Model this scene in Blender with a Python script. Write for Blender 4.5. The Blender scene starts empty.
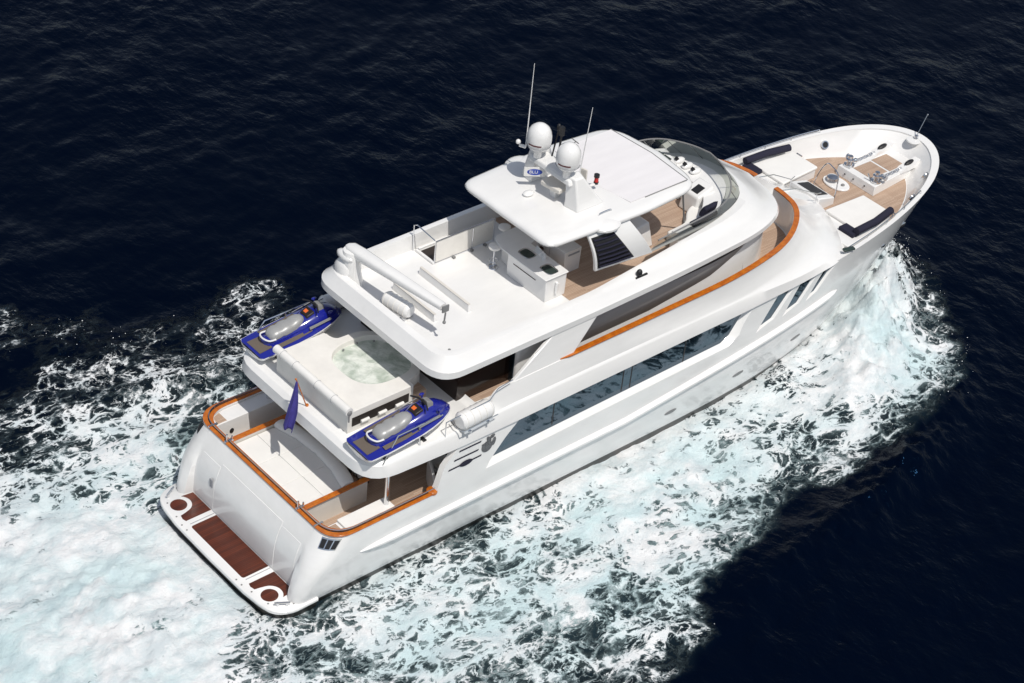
import bpy, bmesh, math, random
import numpy as np
from mathutils import Vector, Matrix
random.seed(7)
sc = bpy.context.scene
C = sc.collection
R = math.radians

# ------------------------------------------------------------------ camera
cd = bpy.data.cameras.new('camera'); cam = bpy.data.objects.new('camera', cd); C.objects.link(cam)
cam.location = (-28.733, -41.652, 46.982)
cam.rotation_euler = (0.92889794, -0.08487313, -0.70328077)
cd.sensor_width = 36; cd.lens = 71.88; cd.clip_start = 1; cd.clip_end = 20000
sc.camera = cam
# ------------------------------------------------------------------ sky, sun, exposure
SUN = Vector((-0.10, -0.53, 1.0)).normalized()
el = math.asin(SUN.z); az = math.atan2(SUN.x, SUN.y)
w = bpy.data.worlds.new('World'); sc.world = w; w.use_nodes = True
wn = w.node_tree; bg = wn.nodes['Background']
sky = wn.nodes.new('ShaderNodeTexSky'); sky.sky_type = 'NISHITA'; sky.sun_disc = False
sky.sun_elevation = el; sky.sun_rotation = az; sky.air_density = 1.0; sky.dust_density = 1.2; sky.ozone_density = 1.0
hsv = wn.nodes.new('ShaderNodeHueSaturation'); hsv.inputs['Saturation'].default_value = 0.6
wn.links.new(sky.outputs[0], hsv.inputs['Color']); wn.links.new(hsv.outputs[0], bg.inputs[0]); bg.inputs[1].default_value = 0.095
sd = bpy.data.lights.new('sun', 'SUN'); sd.energy = 3.35; sd.angle = R(0.53); sd.color = (1.0, 0.96, 0.895)
so = bpy.data.objects.new('sun', sd); C.objects.link(so); so.location = (0, 0, 60)
so.rotation_euler = SUN.to_track_quat('Z', 'Y').to_euler()
sc.view_settings.view_transform = 'Standard'; sc.view_settings.look = 'None'
sc.view_settings.exposure = -0.02; sc.view_settings.gamma = 1.0

# ------------------------------------------------------------------ materials
def newmat(name):
    m = bpy.data.materials.new(name); m.use_nodes = True
    return m, m.node_tree, m.node_tree.nodes['Principled BSDF']
def pm(name, col, rough=0.4, metal=0.0, coat=0.0, var=0.04, scale=1.3, bump=0.0, bscale=40, spec=None, ior=None, streak=False):
    m, nt, b = newmat(name)
    b.inputs['Base Color'].default_value = (*col, 1); b.inputs['Roughness'].default_value = rough
    b.inputs['Metallic'].default_value = metal; b.inputs['Coat Weight'].default_value = coat
    b.inputs['Coat Roughness'].default_value = 0.06
    if spec is not None: b.inputs['Specular IOR Level'].default_value = spec
    if ior: b.inputs['IOR'].default_value = ior
    tc = nt.nodes.new('ShaderNodeTexCoord')
    if var > 0:
        n = nt.nodes.new('ShaderNodeTexNoise'); n.inputs['Scale'].default_value = scale; n.inputs['Detail'].default_value = 6
        n.inputs['Roughness'].default_value = 0.65
        src = tc.outputs['Object']
        if streak:
            mp = nt.nodes.new('ShaderNodeMapping'); mp.inputs['Scale'].default_value = streak
            nt.links.new(src, mp.inputs[0]); src = mp.outputs[0]
        nt.links.new(src, n.inputs['Vector'])
        r = nt.nodes.new('ShaderNodeMapRange'); r.inputs[1].default_value = 0.3; r.inputs[2].default_value = 0.7
        r.inputs[3].default_value = 1 - var * 1.6; r.inputs[4].default_value = 1 + var * 0.6
        nt.links.new(n.outputs[0], r.inputs[0])
        mx = nt.nodes.new('ShaderNodeMix'); mx.data_type = 'RGBA'; mx.blend_type = 'MULTIPLY'; mx.inputs[0].default_value = 1
        mx.inputs[6].default_value = (*col, 1); nt.links.new(r.outputs[0], mx.inputs[7]); nt.links.new(mx.outputs[2], b.inputs['Base Color'])
        r2 = nt.nodes.new('ShaderNodeMapRange'); r2.inputs[3].default_value = rough * .85; r2.inputs[4].default_value = min(1, rough * 1.2)
        nt.links.new(n.outputs[0], r2.inputs[0]); nt.links.new(r2.outputs[0], b.inputs['Roughness'])
    if bump > 0:
        n2 = nt.nodes.new('ShaderNodeTexNoise'); n2.inputs['Scale'].default_value = bscale; n2.inputs['Detail'].default_value = 4
        nt.links.new(tc.outputs['Object'], n2.inputs['Vector'])
        bp = nt.nodes.new('ShaderNodeBump'); bp.inputs['Strength'].default_value = bump; bp.inputs['Distance'].default_value = 0.02
        nt.links.new(n2.outputs[0], bp.inputs['Height']); nt.links.new(bp.outputs[0], b.inputs['Normal'])
    return m
def planks(name, colA, colB, width=0.07, rough=0.6, seam=(0.03, 0.02, 0.015), coat=0.0, grey=0.0):
    m, nt, b = newmat(name); L = nt.links
    tc = nt.nodes.new('ShaderNodeTexCoord'); sp = nt.nodes.new('ShaderNodeSeparateXYZ'); L.new(tc.outputs['Object'], sp.inputs[0])
    dv = nt.nodes.new('ShaderNodeMath'); dv.operation = 'DIVIDE'; dv.inputs[1].default_value = width; L.new(sp.outputs['Y'], dv.inputs[0])
    fl = nt.nodes.new('ShaderNodeMath'); fl.operation = 'FLOOR'; L.new(dv.outputs[0], fl.inputs[0])
    fr = nt.nodes.new('ShaderNodeMath'); fr.operation = 'FRACT'; L.new(dv.outputs[0], fr.inputs[0])
    cb = nt.nodes.new('ShaderNodeCombineXYZ'); L.new(fl.outputs[0], cb.inputs[0])
    wn_ = nt.nodes.new('ShaderNodeTexWhiteNoise'); wn_.noise_dimensions = '3D'; 
    dx = nt.nodes.new('ShaderNodeMath'); dx.operation = 'MULTIPLY_ADD'; dx.inputs[1].default_value = .4; L.new(sp.outputs['X'], dx.inputs[0]); L.new(fl.outputs[0], dx.inputs[2])
    fx = nt.nodes.new('ShaderNodeMath'); fx.operation = 'FLOOR'; L.new(dx.outputs[0], fx.inputs[0]); L.new(fx.outputs[0], cb.inputs[1])
    L.new(cb.outputs[0], wn_.inputs[0])
    mp = nt.nodes.new('ShaderNodeMapping'); mp.inputs['Scale'].default_value = (2, 30, 30); L.new(tc.outputs['Object'], mp.inputs[0])
    n = nt.nodes.new('ShaderNodeTexNoise'); n.inputs['Scale'].default_value = 1; n.inputs['Detail'].default_value = 6; L.new(mp.outputs[0], n.inputs['Vector'])
    n3 = nt.nodes.new('ShaderNodeTexNoise'); n3.inputs['Scale'].default_value = .9; n3.inputs['Detail'].default_value = 5; L.new(tc.outputs['Object'], n3.inputs['Vector'])
    ad = nt.nodes.new('ShaderNodeMath'); ad.operation = 'ADD'; L.new(wn_.outputs[0], ad.inputs[0]); L.new(n.outputs[0], ad.inputs[1])
    ad2 = nt.nodes.new('ShaderNodeMath'); ad2.operation = 'ADD'; L.new(ad.outputs[0], ad2.inputs[0]); L.new(n3.outputs[0], ad2.inputs[1])
    mr = nt.nodes.new('ShaderNodeMapRange'); mr.inputs[1].default_value = .6; mr.inputs[2].default_value = 2.3; L.new(ad2.outputs[0], mr.inputs[0])
    mx = nt.nodes.new('ShaderNodeMix'); mx.data_type = 'RGBA'; mx.inputs[6].default_value = (*colA, 1); mx.inputs[7].default_value = (*colB, 1); L.new(mr.outputs[0], mx.inputs[0])
    lt = nt.nodes.new('ShaderNodeMath'); lt.operation = 'LESS_THAN'; lt.inputs[1].default_value = 0.09; L.new(fr.outputs[0], lt.inputs[0])
    m2 = nt.nodes.new('ShaderNodeMix'); m2.data_type = 'RGBA'; m2.inputs[7].default_value = (*seam, 1); L.new(lt.outputs[0], m2.inputs[0]); L.new(mx.outputs[2], m2.inputs[6])
    L.new(m2.outputs[2], b.inputs['Base Color']); b.inputs['Roughness'].default_value = rough; b.inputs['Coat Weight'].default_value = coat
    return m
def wood(name, colA, colB, rough=.3, coat=.6, scale=(3, 3, 40)):
    m, nt, b = newmat(name); L = nt.links
    tc = nt.nodes.new('ShaderNodeTexCoord'); n = nt.nodes.new('ShaderNodeTexNoise'); n.inputs['Scale'].default_value = 5; n.inputs['Detail'].default_value = 8
    L.new(tc.outputs['Object'], n.inputs['Vector'])
    mx = nt.nodes.new('ShaderNodeMix'); mx.data_type = 'RGBA'; mx.inputs[6].default_value = (*colA, 1); mx.inputs[7].default_value = (*colB, 1)
    mr = nt.nodes.new('ShaderNodeMapRange'); mr.inputs[1].default_value = .35; mr.inputs[2].default_value = .65; L.new(n.outputs[0], mr.inputs[0]); L.new(mr.outputs[0], mx.inputs[0])
    L.new(mx.outputs[2], b.inputs['Base Color']); b.inputs['Roughness'].default_value = rough; b.inputs['Coat Weight'].default_value = coat
    return m

M = {}
M['gel'] = pm('white_gelcoat', (.81, .803, .79), .22, coat=.6, var=.045, scale=.8, streak=(.35, 1, 1.6))
M['deckw'] = pm('white_nonskid_deck', (.77, .745, .70), .75, var=.05, scale=1.6, bump=.15, bscale=60)
M['cush'] = pm('white_vinyl_cushion', (.80, .785, .755), .6, var=.03, bump=.1, bscale=9)
M['cream'] = pm('cream_panel', (.66, .63, .58), .45, var=.04)
M['teakv'] = wood('varnished_teak', (.54, .155, .010), (.40, .095, .008), .2, .7)
M['teak'] = planks('bare_teak_planks', (.52, .385, .29), (.36, .245, .175), .065, .65, seam=(.16, .10, .06))
M['mahog'] = planks('wet_mahogany_planks', (.135, .030, .012), (.055, .013, .006), .075, .3, seam=(.015, .006, .003), coat=.15)
M['steel'] = pm('polished_steel', (.72, .73, .75), .12, metal=1, var=0)
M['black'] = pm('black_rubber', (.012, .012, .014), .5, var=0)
M['boot'] = pm('black_boot_paint', (.016, .014, .012), .4, var=.2, scale=3)
M['navy'] = pm('navy_canvas', (.010, .010, .028), .85, var=.1, bump=.2, bscale=12)
M['glass'] = pm('dark_tinted_glass', (.006, .012, .018), .03, var=0, ior=2.15)
M['glass'].node_tree.nodes['Principled BSDF'].inputs['Specular Tint'].default_value = (.55, .78, 1, 1)
M['glassg'] = pm('grey_tinted_glass', (.36, .35, .35), .4, var=0, ior=1.3)
M['loungeglass'] = pm('brown_tinted_glass', (.020, .010, .007), .12, var=0, ior=1.4)
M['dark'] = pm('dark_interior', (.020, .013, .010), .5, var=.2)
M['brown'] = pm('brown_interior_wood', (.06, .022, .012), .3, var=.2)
M['blue'] = pm('blue_metallic_paint', (.010, .016, .25), .16, coat=1, var=.05)
M['grey'] = pm('grey_plastic', (.22, .22, .22), .5, var=.05)
M['mat'] = pm('grey_traction_mat', (.13, .105, .085), .9, var=.08)
M['silver'] = pm('silver_vinyl', (.40, .40, .395), .38, metal=.25, var=.04)
M['orange'] = pm('orange_plastic', (.75, .15, .03), .4, var=0)
M['red'] = pm('red_lamp', (.55, .02, .015), .3, var=0)
M['flag'] = pm('violet_blue_bunting', (.055, .045, .26), .8, var=.15, scale=6)
M['emblem'] = pm('emblem_grey', (.20, .20, .21), .35, metal=.5, var=.5, scale=22)
M['emblemblue'] = pm('emblem_blue', (.03, .07, .40), .5, var=.1)
M['screen'] = pm('dark_screen', (.03, .045, .04), .15, var=0)
M['line'] = pm('seam_grey', (.30, .31, .33), .5, var=0)
M['deckgrey'] = pm('grey_lip', (.42, .43, .45), .4, var=0)
M['yellow'] = pm('yellow_tag', (.6, .5, .02), .5, var=0)
M['dred'] = pm('dark_red_lettering', (.10, .012, .012), .5, var=0)

def glassmat():
    m, nt, b = newmat('smoked_windscreen'); L = nt.links
    nt.nodes.remove(b); out = nt.nodes['Material Output']
    tr = nt.nodes.new('ShaderNodeBsdfTransparent'); tr.inputs[0].default_value = (.84, .85, .82, 1)
    gl = nt.nodes.new('ShaderNodeBsdfGlossy'); gl.inputs['Roughness'].default_value = .03; gl.inputs[0].default_value = (.7, .72, .7, 1)
    fr = nt.nodes.new('ShaderNodeFresnel'); fr.inputs[0].default_value = 1.25
    mx = nt.nodes.new('ShaderNodeMixShader'); L.new(fr.outputs[0], mx.inputs[0]); L.new(tr.outputs[0], mx.inputs[1]); L.new(gl.outputs[0], mx.inputs[2]); L.new(mx.outputs[0], out.inputs[0])
    return m
M['wscreen'] = glassmat()
def tubmat():
    m, nt, b = newmat('bubbling_tub_water'); L = nt.links
    tc = nt.nodes.new('ShaderNodeTexCoord'); n = nt.nodes.new('ShaderNodeTexNoise'); n.inputs['Scale'].default_value = 2.2; n.inputs['Detail'].default_value = 8; n.inputs['Distortion'].default_value = .6
    L.new(tc.outputs['Object'], n.inputs['Vector'])
    mx = nt.nodes.new('ShaderNodeMix'); mx.data_type = 'RGBA'; mx.inputs[6].default_value = (.44, .50, .43, 1); mx.inputs[7].default_value = (.74, .77, .71, 1)
    mr = nt.nodes.new('ShaderNodeMapRange'); mr.inputs[1].default_value = .38; mr.inputs[2].default_value = .62; L.new(n.outputs[0], mr.inputs[0]); L.new(mr.outputs[0], mx.inputs[0])
    L.new(mx.outputs[2], b.inputs['Base Color']); b.inputs['Roughness'].default_value = .25
    bp = nt.nodes.new('ShaderNodeBump'); bp.inputs['Strength'].default_value = .7; bp.inputs['Distance'].default_value = .06
    n2 = nt.nodes.new('ShaderNodeTexNoise'); n2.inputs['Scale'].default_value = 7; n2.inputs['Detail'].default_value = 5; L.new(tc.outputs['Object'], n2.inputs['Vector'])
    L.new(n2.outputs[0], bp.inputs['Height']); L.new(bp.outputs[0], b.inputs['Normal'])
    return m
M['tub'] = tubmat()

# ------------------------------------------------------------------ mesh helpers
class MB:
    def __init__(s): s.v = []; s.f = []; s.m = []; s.mats = []; s.cur = 0
    def mat(s, m):
        if m not in s.mats: s.mats.append(m)
        s.cur = s.mats.index(m); return s
    def add(s, vs, fs):
        o = len(s.v); s.v += [tuple(v) for v in vs]
        for f in fs: s.f.append([i + o for i in f]); s.m.append(s.cur)
        return s
    def box(s, c, d, rot=None):
        x, y, z = [k / 2 for k in d]
        vs = [Vector((a * x, b * y, e * z)) for e in (-1, 1) for b in (-1, 1) for a in (-1, 1)]
        if rot is not None:
            mt = rot if isinstance(rot, Matrix) else Matrix.Rotation(rot, 3, 'Z')
            vs = [mt @ v for v in vs]
        vs = [v + Vector(c) for v in vs]
        return s.add(vs, [(0, 2, 3, 1), (4, 5, 7, 6), (0, 1, 5, 4), (2, 6, 7, 3), (0, 4, 6, 2), (1, 3, 7, 5)])
    def hexa(s, b, t):   # four bottom points, four top points (same winding, ccw from above)
        return s.add(list(b) + list(t), [(3, 2, 1, 0), (4, 5, 6, 7), (0, 1, 5, 4), (1, 2, 6, 5), (2, 3, 7, 6), (3, 0, 4, 7)])
    def tube(s, pts, r, n=8, closed=False, cap=True):
        P = [Vector(p) for p in pts]; rings = []
        rr = r if isinstance(r, (list, tuple)) else [r] * len(P)
        N = len(P); prev = None
        for i, p in enumerate(P):
            a = P[(i - 1) % N] if (closed or i > 0) else P[i]; b = P[(i + 1) % N] if (closed or i < N - 1) else P[i]
            t = (b - a).normalized()
            if prev is None:
                u = t.cross(Vector((0, 0, 1)));
                if u.length < .05: u = t.cross(Vector((1, 0, 0)))
            else: u = prev - t * prev.dot(t)
            u.normalize(); prev = u; w_ = t.cross(u)
            rings.append([p + (u * math.cos(2 * math.pi * k / n) + w_ * math.sin(2 * math.pi * k / n)) * rr[i] for k in range(n)])
        vs = [q for g in rings for q in g]; fs = []
        for i in range(N if closed else N - 1):
            j = (i + 1) % N
            for k in range(n): fs.append((i * n + k, i * n + (k + 1) % n, j * n + (k + 1) % n, j * n + k))
        if not closed and cap: fs += [tuple(range(n))[::-1], tuple((N - 1) * n + k for k in range(n))]
        return s.add(vs, fs)
    def prism(s, poly, z0, z1):
        n = len(poly)
        g0 = z0 if callable(z0) else (lambda x, y: z0); g1 = z1 if callable(z1) else (lambda x, y: z1)
        vs = [(x, y, g0(x, y)) for x, y in poly] + [(x, y, g1(x, y)) for x, y in poly]
        return s.add(vs, [tuple(range(n))[::-1], tuple(range(n, 2 * n))] + [(i, (i + 1) % n, n + (i + 1) % n, n + i) for i in range(n)])
    def sheet(s, poly, z):
        return s.add([(x, y, z) for x, y in poly], [tuple(range(len(poly)))])
    def slab(s, quad, th):   # thin plate from a 3D polygon, thickened opposite to its normal
        q = [Vector(p) for p in quad]; nrm = (q[1] - q[0]).cross(q[2] - q[1]).normalized()
        n = len(q); vs = q + [p - nrm * th for p in q]
        return s.add(vs, [tuple(range(n)), tuple(range(n, 2 * n))[::-1]] + [((i + 1) % n, i, n + i, n + (i + 1) % n) for i in range(n)])
    def loft(s, rings, cap0='fan', cap1='fan', closed=True):
        n = len(rings[0]); vs = [p for g in rings for p in g]; fs = []
        for i in range(len(rings) - 1):
            for k in range(n if closed else n - 1):
                k2 = (k + 1) % n; fs.append((i * n + k, i * n + k2, (i + 1) * n + k2, (i + 1) * n + k))
        for cp, base, rev in ((cap0, 0, True), (cap1, (len(rings) - 1) * n, False)):
            if cp == 'fan': t = tuple(base + k for k in range(n)); fs.append(t[::-1] if rev else t)
            elif cp == 'sym':   # ring = half (0..h) then mirrored back
                h = n // 2
                for k in range(0, h):
                    a, b_, c, d = k, k + 1, (n - k - 1) % n, (n - k) % n
                    q = [base + a, base + b_, base + c, base + d]
                    q2 = []
                    for i_ in q:
                        if i_ not in q2: q2.append(i_)
                    if len(q2) >= 3: fs.append(tuple(q2[::-1] if rev else q2))
        return s.add(vs, fs)
    def lathe(s, prof, c, n=20, axis='Z', mat3=None):
        rings = []
        for r, h in prof:
            g = []
            for k in range(n):
                a = 2 * math.pi * k / n; p = Vector((r * math.cos(a), r * math.sin(a), h))
                if axis == 'X': p = Vector((p.z, p.x, p.y))
                if axis == 'Y': p = Vector((p.y, p.z, p.x))
                if mat3 is not None: p = mat3 @ p
                g.append(p + Vector(c))
            rings.append(g)
        return s.loft(rings)
    def ball(s, c, rx, ry=None, rz=None, n=14, mat3=None):
        ry = rx if ry is None else ry; rz = rx if rz is None else rz
        vs = []; fs = []
        m_ = n // 2
        for i in range(m_ + 1):
            ph = math.pi * i / m_
            for k in range(n):
                a = 2 * math.pi * k / n
                p = Vector((rx * math.sin(ph) * math.cos(a), ry * math.sin(ph) * math.sin(a), -rz * math.cos(ph)))
                if mat3 is not None: p = mat3 @ p
                vs.append(p + Vector(c))
        for i in range(m_):
            for k in range(n): fs.append((i * n + k, i * n + (k + 1) % n, (i + 1) * n + (k + 1) % n, (i + 1) * n + k))
        return s.add(vs, fs)
    def build(s, name, m=None, parent=None, smooth=True, ang=38, bevel=0, bseg=2, weld=True):
        me = bpy.data.meshes.new(name); me.from_pydata(s.v, [], s.f); 
        mats = s.mats if s.mats else [m]
        for k in mats: me.materials.append(M[k] if isinstance(k, str) else k)
        if s.mats: me.polygons.foreach_set('material_index', s.m)
        if weld:
            bm = bmesh.new(); bm.from_mesh(me); bmesh.ops.remove_doubles(bm, verts=bm.verts, dist=1e-4)
            bmesh.ops.dissolve_degenerate(bm, edges=bm.edges, dist=1e-5)
            bmesh.ops.recalc_face_normals(bm, faces=bm.faces); bm.to_mesh(me); bm.free()
        me.update()
        if smooth:
            me.shade_smooth(); me.set_sharp_from_angle(angle=R(ang))
        o = bpy.data.objects.new(name, me); C.objects.link(o)
        if parent: o.parent = parent
        if bevel:
            b = o.modifiers.new('bevel', 'BEVEL'); b.width = bevel; b.segments = bseg; b.limit_method = 'ANGLE'; b.angle_limit = R(35); b.harden_normals = False
        return o
def carve(o, cutters, op='DIFFERENCE', ang=38):
    for c in cutters:
        md = o.modifiers.new('b', 'BOOLEAN'); md.operation = op; md.solver = 'EXACT'; md.object = c
    dg = bpy.context.evaluated_depsgraph_get(); dg.update()
    me = bpy.data.meshes.new_from_object(o.evaluated_get(dg)); o.modifiers.clear(); old = o.data; o.data = me; bpy.data.meshes.remove(old)
    me.shade_smooth(); me.set_sharp_from_angle(angle=R(ang))
    for c in cutters: d = c.data; bpy.data.objects.remove(c); bpy.data.meshes.remove(d)
def thing(name, label, cat, loc=(0, 0, 0), rz=0, group=None):
    o = bpy.data.objects.new(name, None); C.objects.link(o); o.location = loc; o.rotation_euler = (0, 0, rz)
    return tag(o, label, cat, group)
def tag(o, label, cat, group=None):
    o['label'] = label; o['category'] = cat
    if group: o['group'] = group
    return o
def structure(o, kind='structure', label=None, cat=None):
    o['kind'] = kind
    if label: o['label'] = label; o['category'] = cat
    return o
def bz(a, b, c, n):
    a, b, c = Vector(a), Vector(b), Vector(c)
    return [(1 - t) ** 2 * a + 2 * t * (1 - t) * b + t * t * c for t in [i / n for i in range(n + 1)]]
def rounded(ctrl, seg=7, st=5):
    """ctrl: (x, y, z, r) open polyline; corners rounded with radius-like r; constant sample count"""
    P = [Vector(c[:3]) for c in ctrl]; out = []; cur = P[0]; out.append(P[0])
    for i in range(1, len(P)):
        last = i == len(P) - 1
        if last: tgt = P[i]
        else:
            r = ctrl[i][3] if len(ctrl[i]) > 3 else 0
            din = (P[i] - P[i - 1]); dout = (P[i + 1] - P[i])
            a = P[i] - din.normalized() * min(r, din.length * .49); b = P[i] + dout.normalized() * min(r, dout.length * .49)
            tgt = a
        for k in range(1, st + 1): out.append(cur + (tgt - cur) * (k / st))
        if not last:
            out += bz(a, P[i], b, seg)[1:]; cur = b
    return out
def mirror_ring(half):
    return [Vector(p) for p in half] + [Vector((p[0], -p[1], p[2])) for p in reversed(half[1:-1])]
def catmull(pts, n=8):
    P = [Vector(p) for p in pts]; out = []
    for i in range(len(P) - 1):
        p0 = P[max(i - 1, 0)]; p1 = P[i]; p2 = P[i + 1]; p3 = P[min(i + 2, len(P) - 1)]
        for k in range(n):
            t = k / n
            out.append(.5 * ((2 * p1) + (p2 - p0) * t + (2 * p0 - 5 * p1 + 4 * p2 - p3) * t * t + (3 * p1 - p0 - 3 * p2 + p3) * t ** 3))
    out.append(P[-1]); return out

# ================================================================== THE YACHT
Y = thing('motor_yacht', 'large white three-deck motor yacht under way, varnished teak rails and two radar domes', 'yacht')

def lerp(a, b, t): return a + (b - a) * t
def clamp(t): return max(0., min(1., t))
def interp(x, xs, ys):
    return float(np.interp(x, xs, ys))
def sheer(x): return interp(x, [-2, 4.87, 4.97, 5.2, 5.8, 8, 19, 24, 28, 33.4], [2.95, 2.95, 3.12, 3.86, 4.52, 4.54, 4.62, 4.72, 4.95, 5.38])
def sheer_low(x): return interp(x, [-2, 8, 19, 24, 28, 33.4], [4.5, 4.54, 4.62, 4.72, 4.95, 5.38])
def hparams(z, zt):   # zt: sheer height there
    u = clamp(z / 5.2)
    xb = 30 + 3.25 * u ** .9 if z >= 0 else 30 + z * 2
    B = interp(z, [-1, 0, .6, 1.9, 2.6, 4.5, 5.4], [3.0, 3.38, 3.62, 3.87, 3.92, 3.86, 3.90])
    uu = u ** 1.3
    return xb, B, 3 + 1.3 * uu, 1.3 + .7 * uu
def hull_y(x, z):
    xb, B, p, q = hparams(z, 0); s = clamp((x - 14) / (xb - 14))
    return B * max(0, 1 - s ** p) ** (1 / q)
def xtran(z):  # transom centre profile
    return interp(z, [-1, 0, .55, 1.2, 1.7, 2.1, 2.45, 2.95], [.5, .1, 0, .04, .11, .24, .42, .72])
def hull_ring(zf):
    """zf(x)->z : a half outline from transom centre to bow"""
    pts = []
    def P(x, y):
        z = zf(x); pts.append((x, y, z))
    z0 = zf(0); xt = xtran(z0); B = hparams(z0, 0)[1]
    wing = .42 * clamp((2.35 - z0) / 1.7) if z0 > 0.1 else .0
    wing = wing if z0 < 2.35 else 0
    for y in (0, .8, 1.6, 2.4, 2.82): P(xt, y)
    inn = 2.96
    P(xt + .0, inn - .02); P(xt - wing * .75, inn + .04)
    rc = interp(z0, [0, 1.5, 2.95], [.35, .5, .95])
    rc = min(rc, B - inn - .1) if z0 < 2.3 else rc
    x0 = xt - wing
    if z0 >= 2.3: x0 = xt; 
    yc = B - rc
    for k in range(9):
        a = k / 8 * math.pi / 2
        yy = yc + rc * math.sin(a); xx = x0 + rc * 1.0 * (1 - math.cos(a))
        P(xx, max(yy, inn + .06 + .002 * k) if z0 < 2.3 else yy)
    for x in (1.9, 2.6, 3.4, 4.2, 4.87, 4.97, 5.2, 5.8, 6.5, 7.5, 8.5, 9.5, 10.5, 11.5, 12.5, 13.4, 14): P(x, hparams(zf(x), 0)[1])
    n = 46
    for k in range(1, n + 1):
        s = 1 - (1 - k / n) ** 1.9
        z = zf(14 + s * 16.5)
        xb, B2, p, q = hparams(z, 0); x = 14 + s * (xb - 14); z = zf(x); xb, B2, p, q = hparams(z, 0); x = 14 + s * (xb - 14)
        y = B2 * max(0, 1 - s ** p) ** (1 / q)
        if k == n: y = 0
        pts.append((x, y, zf(x)))
    return mirror_ring([Vector(p) for p in pts])
zl = 2.2
hull = MB(); hull.mat('gel')
rings = [hull_ring(lambda x, z=z: z) for z in (-.9, -.3, .34)]
rings2 = [hull_ring(lambda x, z=z: z) for z in (.34, .46, .6, .95, 1.3, 1.6, 1.9)]
rings2 += [hull_ring(lambda x, f=f: lerp(zl, sheer(x), f)) for f in (0, .3, .6, .8, 1)]
hull.loft(rings2, cap0='sym', cap1='sym')
hull_o = hull.build('hull', parent=Y)
hb = MB(); hb.loft(rings, cap0='sym', cap1='sym'); hb.build('boot_stripe', 'boot', hull_o)

# wells and recesses
cut = []
def half_poly_prism(ctrl, z0, z1, seg=6, st=3, shrink=0.0):
    h = rounded(ctrl, seg, st); b = MB()
    b.loft([[Vector((p.x, p.y, z0)) for p in mirror_ring(h)], [Vector((p.x, p.y, z1)) for p in mirror_ring(h)]], 'sym', 'sym')
    return b
cut.append(half_poly_prism([(.98, 0, 0), (.98, 3.66, 0, .75), (6.9, 3.66, 0, .01), (6.9, 0, 0)], 2.0, 6).build('c', 'deckw'))
# foredeck well: deck outline at 4.3, cap-inner outline above
def fore_half(z, inset):
    pts = [(24.2, 0, z), (24.2, 3.3 if inset > .5 else hull_y(24.2, 4.7) - inset, z)]
    n = 26
    for k in range(n + 1):
        t = k / n
        if inset > .5:   # deck level
            x = 24.2 + (31.95 - 24.2) * (1 - (1 - t) ** 1.6); s = (x - 24.2) / (31.95 - 24.2)
            y = 3.3 * max(0, 1 - s ** 2.2) ** .62
        else:
            xm = 33.22 - inset * 1.25; x = 24.2 + (xm - 24.2) * (1 - (1 - t) ** 1.9); s = (x - 14) / (xm - 14)
            y = (3.94 - inset) * max(0, 1 - s ** 4.2) ** .5
        if k == n: y = 0
        pts.append((x, y, z))
    return [Vector(p) for p in pts]
b = MB(); b.loft([mirror_ring(fore_half(4.3, .9)), mirror_ring([Vector((p.x, p.y, max(4.6, sheer(p.x) - .06))) for p in fore_half(0, .26)]),
                  mirror_ring([Vector((p.x, p.y, 7)) for p in fore_half(0, .24)])], 'sym', 'sym')
cut.append(b.build('c', 'gel'))
def side_cut(outer, inner, yin, s):
    b = MB(); yo = 4.25
    # grow outer polygon linearly beyond the skin
    ymid = 3.92
    ext = [(o[0] + (o[0] - i[0]) * (yo - ymid) / (ymid - yin), o[1] + (o[1] - i[1]) * (yo - ymid) / (ymid - yin)) for o, i in zip(outer, inner)]
    r1 = [Vector((x, s * yo, z)) for x, z in ext]; r0 = [Vector((x, s * yin, z)) for x, z in inner]
    b.loft([r0, r1]); return b.build('c', 'gel')
big_out = [(7.0, 2.98), (18.55, 3.20), (19.05, 3.5), (19.62, 4.52), (8.35, 4.44), (7.15, 3.25)]
big_in = [(7.40, 3.11), (18.3, 3.30), (18.7, 3.52), (19.35, 4.46), (8.5, 4.42), (7.55, 3.3)]
wins_out = [[(19.95, 3.16), (21.0, 3.46), (21.98, 4.60), (20.92, 4.56)], [(21.38, 3.28), (22.4, 3.60), (23.28, 4.64), (22.16, 4.62)], [(22.66, 3.42), (23.4, 3.68), (24.35, 4.70), (23.46, 4.66)]]
wins_in = [[(20.02, 3.26), (20.82, 3.46), (21.74, 4.58), (20.93, 4.55)], [(21.45, 3.38), (22.22, 3.58), (23.04, 4.63), (22.18, 4.61)], [(22.73, 3.52), (23.24, 3.68), (24.14, 4.69), (23.48, 4.65)]]
for s in (-1, 1):
    cut.append(side_cut(big_out, big_in, 3.62, s))
    for o_, i_ in zip(wins_out, wins_in):
        ys = hull_y(o_[0][0] + 1, 4.1); cut.append(side_cut(o_, i_, ys - .11, s))
carve(hull_o, cut)
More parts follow.
